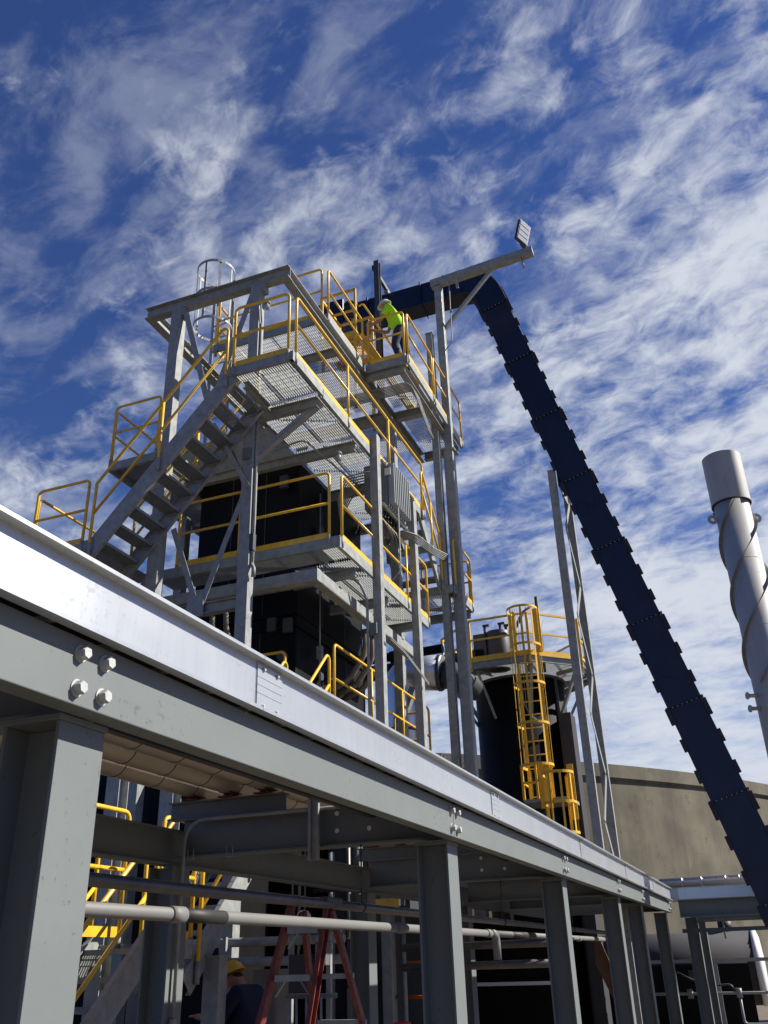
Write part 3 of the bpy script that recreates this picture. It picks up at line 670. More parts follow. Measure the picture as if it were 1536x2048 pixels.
for k in range(2): q.tube([(-4.50,11.9,4.28+0.03*k),(-4.50,12.5,4.24+0.03*k),(-4.50,13.6,4.02+0.03*k)],0.011,6,0.2)
tag(q.build('cable_bundle', GALV), 'two thin cables sagging low between the two slim tower posts', 'cable bundle')
def jar_lamp(p, lab):
    p = V(p); t = thing('bulkhead_lamp', lab, 'lamp', p+V(0,0,-0.16))
    q = MB(); q.ring_sweep([p, p+V(0,0,-0.03), p+V(0,0,-0.05)],[0.035,0.055,0.06],14); q.build('housing', GALV, t)
    q = MB(); q.ring_sweep([p+V(0,0,-0.05), p+V(0,0,-0.12), p+V(0,0,-0.155)],[0.042,0.042,0.02],14); q.build('glass_jar', LENS, t)
    q = MB()
    for a in range(6):
        c_, s_ = math.cos(a*1.047), math.sin(a*1.047)
        q.tube([p+V(c_*0.055,s_*0.055,-0.05), p+V(c_*0.055,s_*0.055,-0.13), p+V(c_*0.02,s_*0.02,-0.17)],0.004,5)
    q.build('wire_guard', GALV, t)
jar_lamp((-5.62,9.86,9.42), 'caged jar lamp fixed near the top of the second tower post')
MB().tube([(-5.75,9.93,9.1),(-5.75,9.88,9.46),(-5.62,9.86,9.46),(-5.62,9.86,9.42)],0.014,8,0.05).build('lamp_arm', GALV, tower)
jar_lamp((-4.98,11.15,7.20), 'caged jar lamp hanging under the upper deck near the conduit bundle')
# finned cabinet
cb = thing('finned_cabinet', 'grey cabinet with vertical cooling fins hung between the two tall posts', 'cabinet', (-4.7, 12.7, 6.62))
MB().box((-4.98,12.17,6.64),(-4.56,13.02,7.46)).build('case', CABN, cb, bevel=0.015)
q = MB()
for k in range(9):
    y0 = 12.20+0.090*k; q.box((-4.558,y0,6.68),(-4.45,y0+0.025,7.43))
q.build('fin_set', FIN, cb, bevel=0.003)
MB().box((-4.60,12.158,7.20),(-4.50,12.168,7.33)).build('name_plate', SIGN, cb)
q = MB()
for k in range(9):
    y0 = 12.25+0.085*k; q.tube([(-4.72+0.03*(k%3),y0,6.63),(-4.70,y0+0.02,6.45),(-4.62-0.03*(k%2),y0+0.05,6.25-0.05*(k%3))],0.022,7)
q.split('cable_gland_row', DARKG, cb)
o = MB()
for k in range(5): o.tube([(-4.66+0.02*k,12.9,6.5),(-4.58+0.02*k,13.4,6.54+0.02*k),(-4.56+0.015*k,14.3,6.66+0.02*k),(-4.60+0.02*k,15.3,6.90+0.025*k)],0.012,7,0.3,5)
tag(o.build('cable_bundle', GALV), 'loose shiny cable bundle sagging from the finned cabinet to the slim tall column', 'cable bundle')
# ------------------------------------------------------------------ caged ladders
def caged_ladder(name, lab, base, z0, z1, zc0, face, m, w=0.42, R=0.36, hoops=5, mr=None, nbars=5, flare=False):
    """base = xy of ladder centre, face = unit vector from wall to climber, cage from zc0 to z1"""
    mr = mr or m
    f = V(face).normalized(); s = f.cross(V(0,0,1)); B = V(base[0],base[1],0)
    t = thing(name, lab, 'ladder', (base[0], base[1], z0))
    for k in (-1, 1):
        MB().sect(B+s*(k*w/2)+V(0,0,z0), B+s*(k*w/2)+V(0,0,z1), pR(0.065,0.014), f).build('side_rail', mr, t)
    q = MB(); z = z0+0.15; zt = z1-0.9
    while z < zt: q.tube([B-s*(w/2)+V(0,0,z), B+s*(w/2)+V(0,0,z)], 0.0125, 8); z += 0.305
    q.split('rung', mr, t)
    C = B+f*0.33
    for h in range(hoops):
        z = zc0+(z1-zc0)*h/(hoops-1); q = MB(); pts = []
        rr = R*(1.25 if flare and h == 0 else 1)
        for k in range(21):
            a = R_(-118+236*k/20); pts.append(C+f*(rr*math.cos(a))+s*(rr*math.sin(a))+V(0,0,z))
        pts = [B+s*(-w/2)+V(0,0,z)]+pts+[B+s*(w/2)+V(0,0,z)]
        vs0 = [(p+V(0,0,-0.028), p+V(0,0,0.028)) for p in pts]
        for i in range(len(pts)-1):
            dd = (pts[i+1]-pts[i]).normalized(); q.sect(pts[i]-dd*0.002, pts[i+1]+dd*0.002, pR(0.009,0.056))
        q.build('cage_hoop', m, t)
    for k in range(nbars):
        a = R_(-90+180*k/(nbars-1)); p = C+f*((R-0.012)*math.cos(a))+s*((R-0.012)*math.sin(a))
        MB().sect(p+V(0,0,zc0), p+V(0,0,z1), pR(0.045,0.008), f*math.cos(a)+s*math.sin(a)).build('cage_bar', m, t)
    return t
caged_ladder('caged_ladder','galvanised ladder cage standing above the top frame at the upper left',(-7.72,11.85),8.2,12.1,10.75,(0,-1,0),GALV,hoops=3,mr=GALV,nbars=5)
# ------------------------------------------------------------------ small yellow head platform
PY = thing('platform', 'small all-yellow platform and ship ladder at the conveyor head behind the worker', 'platform', (-6.3, 14.8, 12.2), 'decks of the steel tower')
q = MB(); grate(q,-6.75,-5.98,14.35,15.3,12.15,'y',0.036); q.build('grating', YEL, PY)
for a, b in (((-6.8,14.3),(-5.95,14.3)),((-6.8,15.32),(-5.95,15.32))):
    MB().sect((a[0],a[1],12.09),(b[0],b[1],12.09), pC(0.05,0.14,0.007,-1)).build('edge_channel', YEL, PY)
MB().sect((-5.95,14.3,12.09),(-5.95,15.32,12.09), pC(0.05,0.14,0.007,-1)).build('edge_channel', YEL, PY)
MB().sect((-6.8,15.32,12.09),(-6.8,14.3,12.09), pC(0.05,0.14,0.007,-1)).build('edge_channel', YEL, PY)
def square_rail(par, a, b, z, h=1.05, m=YEL):
    a = V(a[0],a[1],z); b = V(b[0],b[1],z); g_ = None
    g_ = MB().sect(a+V(0,0,h), b+V(0,0,h), pR(0.045,0.045)).build('guardrail', m, par)
    MB().sect(a+V(0,0,h*0.5), b+V(0,0,h*0.5), pR(0.04,0.04)).build('mid_rail', m, g_)
    for p in (a, b): MB().sect(p, p+V(0,0,h+0.02), pR(0.045,0.045), (0,1,0)).build('post', m, g_)
    return g_
square_rail(PY,(-6.78,14.3),(-5.97,14.3),12.15,1.12); square_rail(PY,(-6.78,15.3),(-5.97,15.3),12.15,1.1); square_rail(PY,(-6.78,14.34),(-6.78,15.26),12.15,1.1)
for yy in (14.32, 15.30):
    for xx in (-6.74, -5.99): MB().sect((xx,yy,10.2),(xx,yy,12.02), pR(0.06,0.06), (0,1,0)).build('leg', YEL, PY)
for yy in (14.45, 15.15):
    MB().sect((-5.92,yy,12.15),(-4.98,yy,10.22), pC(0.04,0.12,0.006,1)).build('ladder_stringer', YEL, PY)
    MB().tube([(-5.95,yy,12.9),(-5.85,yy,12.95),(-4.9,yy,11.0),(-4.95,yy,10.4)],0.02,8,0.1).build('ladder_handrail', YEL, PY)
q = MB()
for k in range(8):
    f = (k+0.5)/8; q.box((-5.92+0.94*f-0.09,14.47,12.15-1.93*f-0.02),(-5.92+0.94*f+0.09,15.13,12.15-1.93*f))
q.build('ladder_tread', YEL, PY)
# ------------------------------------------------------------------ drag conveyor
conv = thing('tube_conveyor', 'navy blue enclosed conveyor that runs flat, bends over and descends to the right', 'conveyor', (-1, 17, GZ))
YC = 16.85
cx = lambda z: -0.395-(z-2.6)*0.2713
dn = V(0.2713,0,-1).normalized()
Ls = V(cx(13.7), YC, 13.7)                     # start of the incline centre line
T = V(-3.40-0.42, YC, 14.66)
horz = [V(-7.3,YC,14.66), V(-4.12,YC,14.66)]
# bend centre line
sx = (Ls - horz[1])
def bez(p0,p1,p2,p3,n):
    return [p0*((1-t)**3)+p1*(3*t*(1-t)**2)+p2*(3*t*t*(1-t))+p3*(t**3) for t in [k/n for k in range(n+1)]]
bend = bez(horz[1], horz[1]+V(0.50,0,0), Ls-dn*0.50, Ls, 12)
def casing(path, w, t, y=YC):
    q = MB(); rings = []
    for i, p in enumerate(path):
        a = path[max(0,i-1)]; b = path[min(len(path)-1,i+1)]; d = (b-a).normalized(); s = V(-d.z,0,d.x)
        rings.append([q.bm.verts.new(p+s*a_*w/2+V(0,1,0)*b_*t/2) for a_,b_ in ((-1,-1),(1,-1),(1,1),(-1,1))])
    for i in range(len(rings)-1):
        for j in range(4): q.bm.faces.new((rings[i][j],rings[i][(j+1)%4],rings[i+1][(j+1)%4],rings[i+1][j]))
    q.bm.faces.new(rings[0][::-1]); q.bm.faces.new(rings[-1]); return q
W_, T_ = 0.62, 0.50
casing(horz, W_, T_).build('horizontal_casing', NAVY, conv)
casing(bend, W_, T_).build('bend_casing', NAVY, conv)
casing(bend, W_+0.13, 0.03).build('bend_flange', DARKG, conv)
for off in (W_/2+0.012, -W_/2-0.012):
    pth = []
    for i, p in enumerate(bend):
        a = bend[max(0,i-1)]; b = bend[min(len(bend)-1,i+1)]; d = (b-a).normalized(); s = V(-d.z,0,d.x); pth.append(p+s*off+V(0,-T_/2-0.01,0))
    MB().ring_sweep(pth, 0.012, 6).build('bend_trim', RUST, conv)
ends = Ls+dn*((13.7-(GZ+0.3))/abs(dn.z))
L_ = (ends-Ls).length; nseg = 8; sl = 1.68
i = 0; s0 = 0.0
sd2 = V(-dn.z,0,dn.x)
while s0 < L_-0.1:
    s1 = min(L_, s0+sl)
    sg_ = casing([Ls+dn*(s0+0.004), Ls+dn*(s1-0.004)], W_, T_).build('inclined_casing', NAVY, conv, bevel=0.006)
    q = casing([Ls+dn*(s0-0.012), Ls+dn*(s0+0.012)], W_+0.07, T_+0.08); q.build('joint_flange', NAVY, conv, bevel=0.002)
    q = MB()
    for k in range(6):
        p = Ls+dn*(s0+0.014)+sd2*(-0.22+0.088*k)+V(0,-T_/2-0.03,0); q.ring_sweep([p, p+dn*0.014],0.011,6)
    q.split('flange_bolt', BOLTM, conv)
    for k in range(3):
        ss = s0+sl*(k+0.0)/3
        if ss > L_-0.3: continue
        big = (k == 0)
        for sgn in (-1, 1):
            c_ = Ls+dn*(ss+(0.155 if big else 0.13)+(0.05 if sgn > 0 else 0))+sd2*(sgn*(W_/2+0.012))
            h_ = 0.155 if big else 0.115; w_ = 0.046 if big else 0.036
            q = MB(); vs = []
            for yy in (-T_/2-0.004, -T_/2-0.034):
                vs.append([q.bm.verts.new(c_+dn*a*h_+sd2*b*w_+V(0,yy,0)) for a,b in ((-1,-1),(1,-1),(1,1),(-1,1))])
            q.bm.faces.new(vs[0][::-1]); q.bm.faces.new(vs[1])
            for j in range(4): q.bm.faces.new((vs[0][j],vs[0][(j+1)%4],vs[1][(j+1)%4],vs[1][j]))
            q.build('clamp_tab', TABM, conv, bevel=0.006)
    s0 += sl
for p in (5.3, ): pass
for ss in (5.6, 9.45, 13.3):
    if ss < L_:
        p = Ls+dn*ss; q = MB()
        vs = [q.bm.verts.new(p+sd2*a+dn*b+V(0,-T_/2-y_,0)) for y_ in (0.002,0.012) for a,b in ((-0.17,0.02),(0.17,0.02),(0.08,0.22))]
        q.bm.faces.new(vs[:3]); q.bm.faces.new(vs[3:][::-1])
        for j in range(3): q.bm.faces.new((vs[j],vs[(j+1)%3],vs[3+(j+1)%3],vs[3+j]))
        q.build('gusset_plate', NAVY, conv)
q = MB()
for x in (-6.6,-5.2,-4.6): q.box((x,YC-T_/2-0.06,14.32),(x+0.03,YC+T_/2+0.06,15.0))
q.build('joint_flange', NAVY, conv)
q = MB(); q.box((-7.9,16.45,14.2),(-7.2,17.25,15.1)); q.build('head_box', NAVY, conv, bevel=0.02)
mo = thing('drive_motor', 'dark gear motor at the conveyor head above the small yellow platform', 'motor', (-6.75,15.6,13.3))
q = MB(); q.cyl((-6.75,15.9,13.75),(-6.75,15.9,14.25),0.15,n=20); q.cyl((-6.75,15.9,14.25),(-6.75,15.9,14.32),0.17,n=20); q.build('motor_body', BLKR, mo)
q = MB(); q.cyl((-6.75,15.9,13.2),(-6.75,15.9,13.75),0.20,n=20); q.box((-6.55,15.78,13.35),(-6.25,16.02,13.65)); q.build('gearbox', DARKG, mo, bevel=0.01)
q = MB(); q.cyl((-6.22,15.8,13.38),(-6.22,16.0,13.38),0.10,n=18); q.split('coupling', GALV, mo)
tag(MB().tube([(-6.55,15.9,13.9),(-6.1,15.85,13.75),(-5.95,15.7,14.05),(-5.75,15.6,13.7)],0.012,7,0.1).build('motor_cable', BLKR), 'thin black cable arcing from the drive motor', 'cable')
ps = thing('hanger_post', 'dark steel post with an arm holding up the conveyor beside the worker', 'post', (-6.0,15.6,10.2))
MB().sect((-5.99,15.6,10.2),(-5.99,15.6,15.12), pC(0.13,0.13,0.01,-1), (0,1,0)).build('upright', DARKG, ps)
MB().sect((-6.05,15.66,15.06),(-6.05,17.4,15.06), pR(0.07,0.11)).build('arm', DARKG, ps)
MB().box((-6.10,16.5,14.94),(-6.0,16.6,15.02)).build('hook_plate', GALV, ps)
# lattice support of the conveyor
tr = thing('lattice_mast', 'slim galvanised lattice mast holding the descending conveyor, standing behind the tray', 'lattice mast', (-2.60,16.8,GZ))
zt = 9.35
MB().sect((-2.50,16.65,GZ),(-2.50,16.65,zt-0.25), pC(0.15,0.12,0.010,1), (0,1,0)).build('leg', GALV, tr)
MB().sect((-2.40,17.75,GZ),(-2.40,17.75,zt), pC(0.15,0.12,0.010,1), (0,1,0)).build('leg', GALV, tr)
z = 0.2; k = 0
while z < zt-0.9:
    a, b = ((16.74,17.67) if k % 2 == 0 else (17.67,16.74))
    MB().sect((-2.44,a,z),(-2.44,b,z+0.95), pR(0.012,0.13), (1,0,0)).build('lacing_bar', GALV, tr) if False else MB().sect((-2.44,a,z),(-2.44,b,z+0.95), pR(0.11,0.012), (1,0,0)).build('lacing_bar', GALV, tr)
    z += 0.95; k += 1
MB().box((-2.47,16.62,zt-0.62),(-2.458,17.66,zt-0.26)).build('head_plate', GALV, tr)
MB().sect((-2.46,16.95,zt-0.20),(-2.26,16.95,zt-0.20), pL(0.06,0.008)).build('bracket', GALV, tr)
MB().sect((-2.46,16.95,zt-0.75),(-2.14,16.95,zt-0.75), pL(0.06,0.008)).build('bracket', GALV, tr)
# ------------------------------------------------------------------ round collector with octagon deck
DX, DY, DR = -4.93, 22.2, 1.12
dc = thing('dust_collector', 'black round vessel with an octagonal yellow railed deck around its top', 'vessel', (DX, DY, GZ))
MB().cyl((DX,DY,GZ),(DX,DY,6.14),DR,n=48).build('shell', BLK, dc)
MB().cyl((DX,DY,6.14),(DX,DY,6.20),DR+0.05,n=48).build('top_rim', DARKG, dc)
q = MB()
for k in range(2):
    a = R_(-52+k*26); q.box((DX+math.cos(a)*(DR+0.02)-0.03,DY+math.sin(a)*(DR+0.02)-0.03,GZ),(DX+math.cos(a)*(DR+0.02)+0.03,DY+math.sin(a)*(DR+0.02)+0.03,6.2))
q.split('seam_bar', DARKG, dc)
MB().box((-3.84,21.35,GZ),(-3.58,21.95,5.2)).build('side_duct', TANKM, dc, bevel=0.01)
RO = 1.90; ZD = 6.44
oct_ = [V(DX+RO*math.cos(R_(22.5+45*k)), DY+RO*math.sin(R_(22.5+45*k)), 0) for k in range(8)]
q = MB(); top = [q.bm.verts.new(p+V(0,0,ZD-0.015)) for p in oct_]; bot = [q.bm.verts.new(p+V(0,0,ZD-0.03)) for p in oct_]
q.bm.faces.new(top); q.bm.faces.new(bot[::-1])
for k in range(8): q.bm.faces.new((top[k],top[(k+1)%8],bot[(k+1)%8],bot[k]))
bmesh.ops.delete(q.bm, geom=q.bm.faces[:], context='FACES_ONLY')
q.bm.free(); q = MB()
x = DX-RO+0.05
ap = RO*math.cos(R_(22.5))
while x < DX+RO-0.03:
    dx = abs(x-DX); ymax = min(ap, (ap*math.sqrt(2)-dx)); 
    if dx < ap: q.box((x,DY-ymax+0.03,ZD-0.035),(x+0.005,DY+ymax-0.03,ZD))
    x += 0.032
y = DY-ap+0.05
while y < DY+ap:
    dy = abs(y-DY); xm = min(ap, ap*math.sqrt(2)-dy); q.box((DX-xm+0.03,y,ZD-0.008),(DX+xm-0.03,y+0.006,ZD+0.001)); y += 0.1
q.build('grating', GRAT, dc)
for k in range(8):
    a, b = oct_[k], oct_[(k+1)%8]
    MB().sect(a+V(0,0,ZD-0.09), b+V(0,0,ZD-0.09), pC(0.05,0.16,0.007,1)).build('edge_channel', GALV, dc)
    if k in (4,5,6,7,0,3):
        g_ = MB().sect(a+V(0,0,ZD+1.05), b+V(0,0,ZD+1.05), pR(0.04,0.045)).build('guardrail', YEL, dc)
        MB().sect(a+V(0,0,ZD+0.55), b+V(0,0,ZD+0.55), pR(0.035,0.04)).build('mid_rail', YEL, g_)
        MB().sect(a+V(0,0,ZD+0.07), b+V(0,0,ZD+0.07), pR(0.008,0.13)).build('toe_board', YEL, g_)
        MB().sect(a+V(0,0,ZD-0.22), a+V(0,0,ZD+1.06), pR(0.06,0.06), (0,1,0)).build('post', YEL, g_)
    c_ = V(DX,DY,0); o1 = c_+(a-c_)*0.93; o2 = c_+(a-c_).normalized()*(DR+0.02)
    MB().sect(o1+V(0,0,ZD-0.12), o2+V(0,0,ZD-1.25), pL(0.07,0.008)).build('brace', GALV, dc)
    MB().sect(o1+V(0,0,ZD-0.20), o2+V(0,0,ZD-0.20), pL(0.08,0.008)).build('deck_arm', GALV, dc)
q = MB(); q.cyl((-5.15,21.3,ZD+0.02),(-5.15,21.3,ZD+0.95),0.30,n=24); q.box((-5.75,21.1,ZD+0.05),(-5.42,21.55,ZD+0.92)); q.split('top_hopper', DARKG, dc, bevel=0.01)
q = MB()
for x, y in ((-5.45,21.2),(-5.05,21.2),(-4.95,21.4)):
    q.cyl((x,y,ZD+0.9),(x,y,ZD+1.15),0.035,n=8); q.box((x-0.05,y-0.03,ZD+1.12),(x+0.12,y+0.03,ZD+1.17))
q.tube([(-4.7,21.0,ZD+0.8),(-4.45,21.2,ZD+1.35),(-4.15,21.3,ZD+1.55)],0.03,8); q.tube([(-4.65,21.3,ZD+1.0),(-4.35,21.3,ZD+1.5)],0.02,8)
q.cyl((-4.02,21.0,ZD-0.3),(-4.02,21.0,ZD+1.62),0.05,n=10)
q.split('vent_fittings', DARKG, dc)
q = MB()
for k in range(5): q.tube([(-4.62+0.055*k,20.9,ZD+1.35),(-4.62+0.055*k,20.9,ZD-0.9-0.12*k),(-4.4+0.05*k,21.05,ZD-1.5)],0.009,6)
q.split('tubing', GALV, dc)
caged_ladder('caged_ladder','tall yellow caged ladder up the black round vessel to its octagonal deck',(-4.27,20.48),3.05,7.46,3.80,(0.10,-1,0),YEL,w=0.50,R=0.36,hoops=5)
caged_ladder('caged_ladder','lower yellow ladder cage with broad side plates just above the tray end',(-3.84,20.0),1.3,3.52,2.3,(0.35,-1,0),YEL,w=0.46,R=0.33,hoops=3,flare=False)
for xx, yy in ((-4.57,20.44),(-3.97,20.44)):
    tag(MB().box((xx-0.09,yy-0.02,ZD+0.02),(xx+0.09,yy+0.02,ZD+1.12)).build('gate_plate', YEL, None, bevel=0.006), 'yellow plate flanking the ladder gate of the octagonal deck, %s one' % ('left' if xx < -4.4 else 'right'), 'gate plate')
LP_ = thing('platform', 'small yellow railed step-off landing at the foot of the tall yellow ladder', 'platform', (-4.0,20.5,3.0), 'decks of the steel tower')
MB().box((-4.62,20.2,3.05),(-3.6,21.2,3.12)).build('deck_plate', GALV, LP_)
for a, b in (((-4.62,20.2),(-4.30,20.2)),((-4.62,20.25),(-4.62,21.1))):
    square_rail(LP_, a, b, 3.1, 0.75)
MB().box((-4.25,20.18,2.9),(-3.98,20.20,3.85)).build('side_plate', YEL, LP_, bevel=0.004)
MB().box((-3.58,19.98,2.6),(-3.44,20.0,3.75)).build('side_plate', YEL, LP_, bevel=0.004)
# ducts between tower and collector
d1 = thing('black_duct', 'long black flanged pipe running across to the round vessel', 'duct', (-7,21,6.4))
MB().cyl((-9.5,21.2,6.75),(-5.5,21.2,6.78),0.20,n=24).build('duct_body', BLK, d1)
q = MB()
for x in (-7.3,-6.95,-6.1,-5.75): q.cyl((x,21.2,6.76),(x+0.06,21.2,6.76),0.26,n=24)
q.split('flange', DARKG, d1)
d2 = thing('silver_duct', 'shiny silver clad duct turning down behind the tall posts', 'duct', (-6.9,19,3))
q = MB(); q.tube([(-7.0,19,0.5),(-7.0,19,6.0),(-5.95,19.05,5.86)],0.40,28,0.42,8); q.build('cladding', SILV, d2)
q = MB(); q.cyl((-6.05,19.04,5.87),(-5.98,19.05,5.865),0.415,n=28); q.cyl((-7.0,19,4.6),(-7.0,19,4.66),0.41,n=28); q.split('band', DARKG, d2)
MB().ring_sweep([(-5.96,19.05,5.86),(-5.7,19.15,5.75),(-5.35,19.6,5.5)],[0.38,0.30,0.24],18).build('insulation_wrap', DARKG, d2)
MB().sect((-7.6,18.0,2.4),(-6.3,18.0,5.3), pR(0.16,0.14)).build('stay', GALV, d2)
d4 = thing('black_duct', 'fat black duct crossing low behind the two slim tower posts', 'duct', (-6,16,4.4))
MB().cyl((-8.0,15.6,5.22),(-4.85,15.6,5.27),0.085,n=16).build('duct_body', BLK, d4)
q = MB(); q.cyl((-5.9,15.6,5.24),(-5.82,15.6,5.24),0.12,n=16); q.cyl((-5.4,15.6,5.25),(-5.32,15.6,5.25),0.12,n=16); q.split('flange', BLK, d4)
v2 = thing('black_vessel', 'second black vessel seen narrow between the posts behind the lowest rail', 'vessel', (-7.2,17,GZ))
MB().cyl((-7.5,16.8,GZ),(-7.5,16.8,4.2),0.8,n=36).build('shell', BLK, v2)
MB().ring_sweep([(-7.5,16.8,4.2),(-7.5,16.8,4.75)],[0.8,0.35],36).build('cone', BLK, v2)
# ------------------------------------------------------------------ stack
SX, SY = 1.29, 30.0
st = thing('exhaust_stack', 'tall pale grey exhaust stack with spiral strakes and a wider top sleeve', 'chimney', (SX,SY,GZ))
MB().cyl((SX,SY,GZ),(SX,SY,13.9),0.575,n=48).build('shell', STK, st)
q = MB(); q.ring_sweep([(SX,SY,13.68),(SX,SY,15.5)],0.645,48,cap=False); q.ring_sweep([(SX,SY,15.5),(SX,SY,13.68)],0.632,48,cap=False)
q.bm.faces.new  # open sleeve
q.build('top_sleeve', STK, st)
q = MB(); q.ring_sweep([(SX,SY,13.65),(SX,SY,13.68)],0.655,48); q.build('sleeve_ring', RUST, st)
q = MB(); q.ring_sweep([(SX,SY,15.3),(SX,SY,15.32)],0.62,48); q.build('inner_baffle', BLKR, st)
for k in range(3):
    q = MB(); n = 110; prev = None
    for i in range(n+1):
        z = 13.6-i*0.115; a = R_(120*k+40)-i*0.115/5.6*2*math.pi
        if z < 7.3: break
        c_, s_ = math.cos(a), math.sin(a)
        cur = [q.bm.verts.new((SX+c_*r_,SY+s_*r_,z+dz)) for r_,dz in ((0.572,-0.010),(0.690,-0.014),(0.690,0.014),(0.572,0.010))]
        if prev:
            for j in range(4): q.bm.faces.new((prev[j],prev[(j+1)%4],cur[(j+1)%4],cur[j]))
        else: q.bm.faces.new(cur)
        prev = cur
    q.bm.faces.new(prev[::-1]); q.build('strake', STRK, st)
q = MB()
for z in (11.5,9.2,7.0,4.8): q.ring_sweep([(SX,SY,z),(SX,SY,z+0.02)],0.579,48)
q.split('weld_seam', STK, st)
for a in (R_(200), R_(20)):
    c_, s_ = math.cos(a), math.sin(a)
    q = MB(); nn = V(-s_,c_,0); ctr = V(SX+c_*0.74,SY+s_*0.74,13.15)
    ring0 = []
    for d in (-0.018,0.018):
        outr = [q.bm.verts.new(ctr+nn*d+V(c_,s_,0)*(0.17*math.cos(t))+V(0,0,0.17*math.sin(t))) for t in [2*math.pi*j/20 for j in range(20)]]
        inn = [q.bm.verts.new(ctr+nn*d+V(c_,s_,0)*(0.065*math.cos(t))+V(0,0,0.065*math.sin(t))) for t in [2*math.pi*j/20 for j in range(20)]]
        ring0.append((outr,inn))
        for j in range(20): q.bm.faces.new((outr[j],outr[(j+1)%20],inn[(j+1)%20],inn[j]))
    for w_ in (0,1):
        for j in range(20): q.bm.faces.new((ring0[0][w_][j],ring0[0][w_][(j+1)%20],ring0[1][w_][(j+1)%20],ring0[1][w_][j]))
    q.build('lifting_lug', STK, st)
for z in (7.05, 6.65):
    q = MB(); q.cyl((SX-0.50,SY-0.3,z),(SX-0.78,SY-0.42,z),0.06,n=12); q.cyl((SX-0.76,SY-0.41,z),(SX-0.80,SY-0.43,z),0.11,n=12); q.split('sample_port', STK, st)
# ------------------------------------------------------------------ concrete tank
TX, TY, TR, TH = -42.5, 69.5, 48.8, 7.0
tk = thing('concrete_tank', 'huge weathered round concrete tank wall filling the right background', 'tank', (TX,TY,GZ))
def arcwall(r0, z0, z1, n=500, a0=-75, a1=15):
    q = MB(); vs = []
    for i in range(n+1):
        a = R_(a0+(a1-a0)*i/n); c_, s_ = math.cos(a), math.sin(a)
        vs.append([q.bm.verts.new((TX+c_*r_, TY+s_*r_, z)) for r_,z in ((r0,z0),(r0,z1),(r0-0.5,z1),(r0-0.5,z0))])
    for i in range(n):
        for j in range(4):
            q.bm.faces.new((vs[i][j],vs[i][(j+1)%4],vs[i+1][(j+1)%4],vs[i+1][j]))
    q.bm.faces.new(vs[0]); q.bm.faces.new(vs[-1][::-1]); return q
arcwall(TR-0.12, GZ, TH-0.55).build('wall', CONC, tk, shift=False).location = -V(tk.location)
arcwall(TR, TH-0.52, TH).build('parapet', CONC, tk, shift=False).location = -V(tk.location)
arcwall(TR-0.06, TH-0.60, TH-0.522).build('drip_groove', CONC, tk, shift=False).location = -V(tk.location)
arcwall(TR-0.10, 2.35, 2.39).build('construction_joint', CONC, tk, shift=False).location = -V(tk.location)
# ------------------------------------------------------------------ horizontal vessel and pipework at lower right
hv = thing('horizontal_tank', 'grey horizontal tank with a white end lying beyond the far end of the rack', 'tank', (-1.2,25,GZ))
q = MB(); q.cyl((-5.2,25,-0.32),(-0.62,25,-0.32),0.78,n=48); q.build('shell', TANKM, hv)
q = MB(); q.ring_sweep([(-0.61,25,-0.32),(-0.50,25,-0.32),(-0.44,25,-0.32),(-0.41,25,-0.32)],[0.80,0.80,0.62,0.2],48); q.build('end_cap', WHT, hv)
q = MB(); q.box((-3.4,24.7,GZ),(-3.1,25.3,-1.0)); q.box((-1.5,24.7,GZ),(-1.2,25.3,-1.0)); q.split('saddle', DARKG, hv)
q = MB(); q.cyl((-1.15,25,0.45),(-1.15,25,0.68),0.16,n=18); q.build('manway', BLKR, hv)
MB().box((-5.2,24.05,GZ),(-0.75,24.18,-0.22)).build('black_panel', BLK, hv); q = MB(); q.ring_sweep([(-3.0,25,-0.32),(-2.97,25,-0.32)],0.79,48); q.split('weld_seam', TANKM, hv)  # plain black panel in front of the tank's lower half
fr = thing('valve_stand', 'light grey tubular frame with valves standing in front of the horizontal tank', 'pipe frame', (-1.0,23,GZ))
q = MB(); q.box((-3.3,23.0,-0.18),(1.2,23.06,-0.11)); q.build('top_bar', FIN, fr)
for x in (-1.40, 0.5): MB().sect((x,23.03,GZ),(x,23.03,-0.18), pR(0.075,0.05),(0,1,0)).build('leg', FIN, fr)
q = MB(); q.tube([(-3.3,22.85,-0.77),(1.2,22.85,-0.77)],0.028,10); q.tube([(-1.0,22.85,-0.77),(-1.0,22.85,-1.35),(1.2,22.85,-1.35)],0.028,10,0.08); q.split('pipe_run', FIN, fr)
q = MB()
for x in (-2.0,-1.75,-1.0,-0.35): q.cyl((x,22.85,-0.86),(x,22.85,-0.68),0.06,n=12)
q.cyl((-0.33,22.85,-1.15),(-0.33,22.85,-0.9),0.06,n=12); q.split('valve_body', GALV, fr)
MB().box((-0.30,22.80,-0.92),(-0.02,22.83,-0.74)).build('tag_plate', SIGN, fr)
q = MB(); q.tube([(-2.2,22.7,-0.35),(-1.9,22.7,-0.5),(-1.5,22.7,-0.62),(-1.15,22.7,-0.6),(-1.05,22.7,-0.72)],0.02,8,0.1); q.box((-1.98,22.9,-0.52),(-1.72,23.0,-0.32)); q.build('gauge_line', DARKG, fr)
t = thing('conduit', 'pair of conduits hung under the branch beam in front of the concrete wall', 'conduit', (1,20.1,0.5))
q = MB(); q.tube([(-1.45,20.12,0.56),(9,20.12,0.56)],0.018,8); q.build('conduit_run', GALV, t)
q = MB(); q.tube([(-0.95,20.15,0.60),(-0.95,20.15,0.24)],0.018,8,0.05)
q.box((-0.12+0.0,20.15,0.42),(-0.09,20.2,0.62)); q.box((-0.02,20.15,0.42),(0.01,20.2,0.62)); q.split('drop', GALV, t)
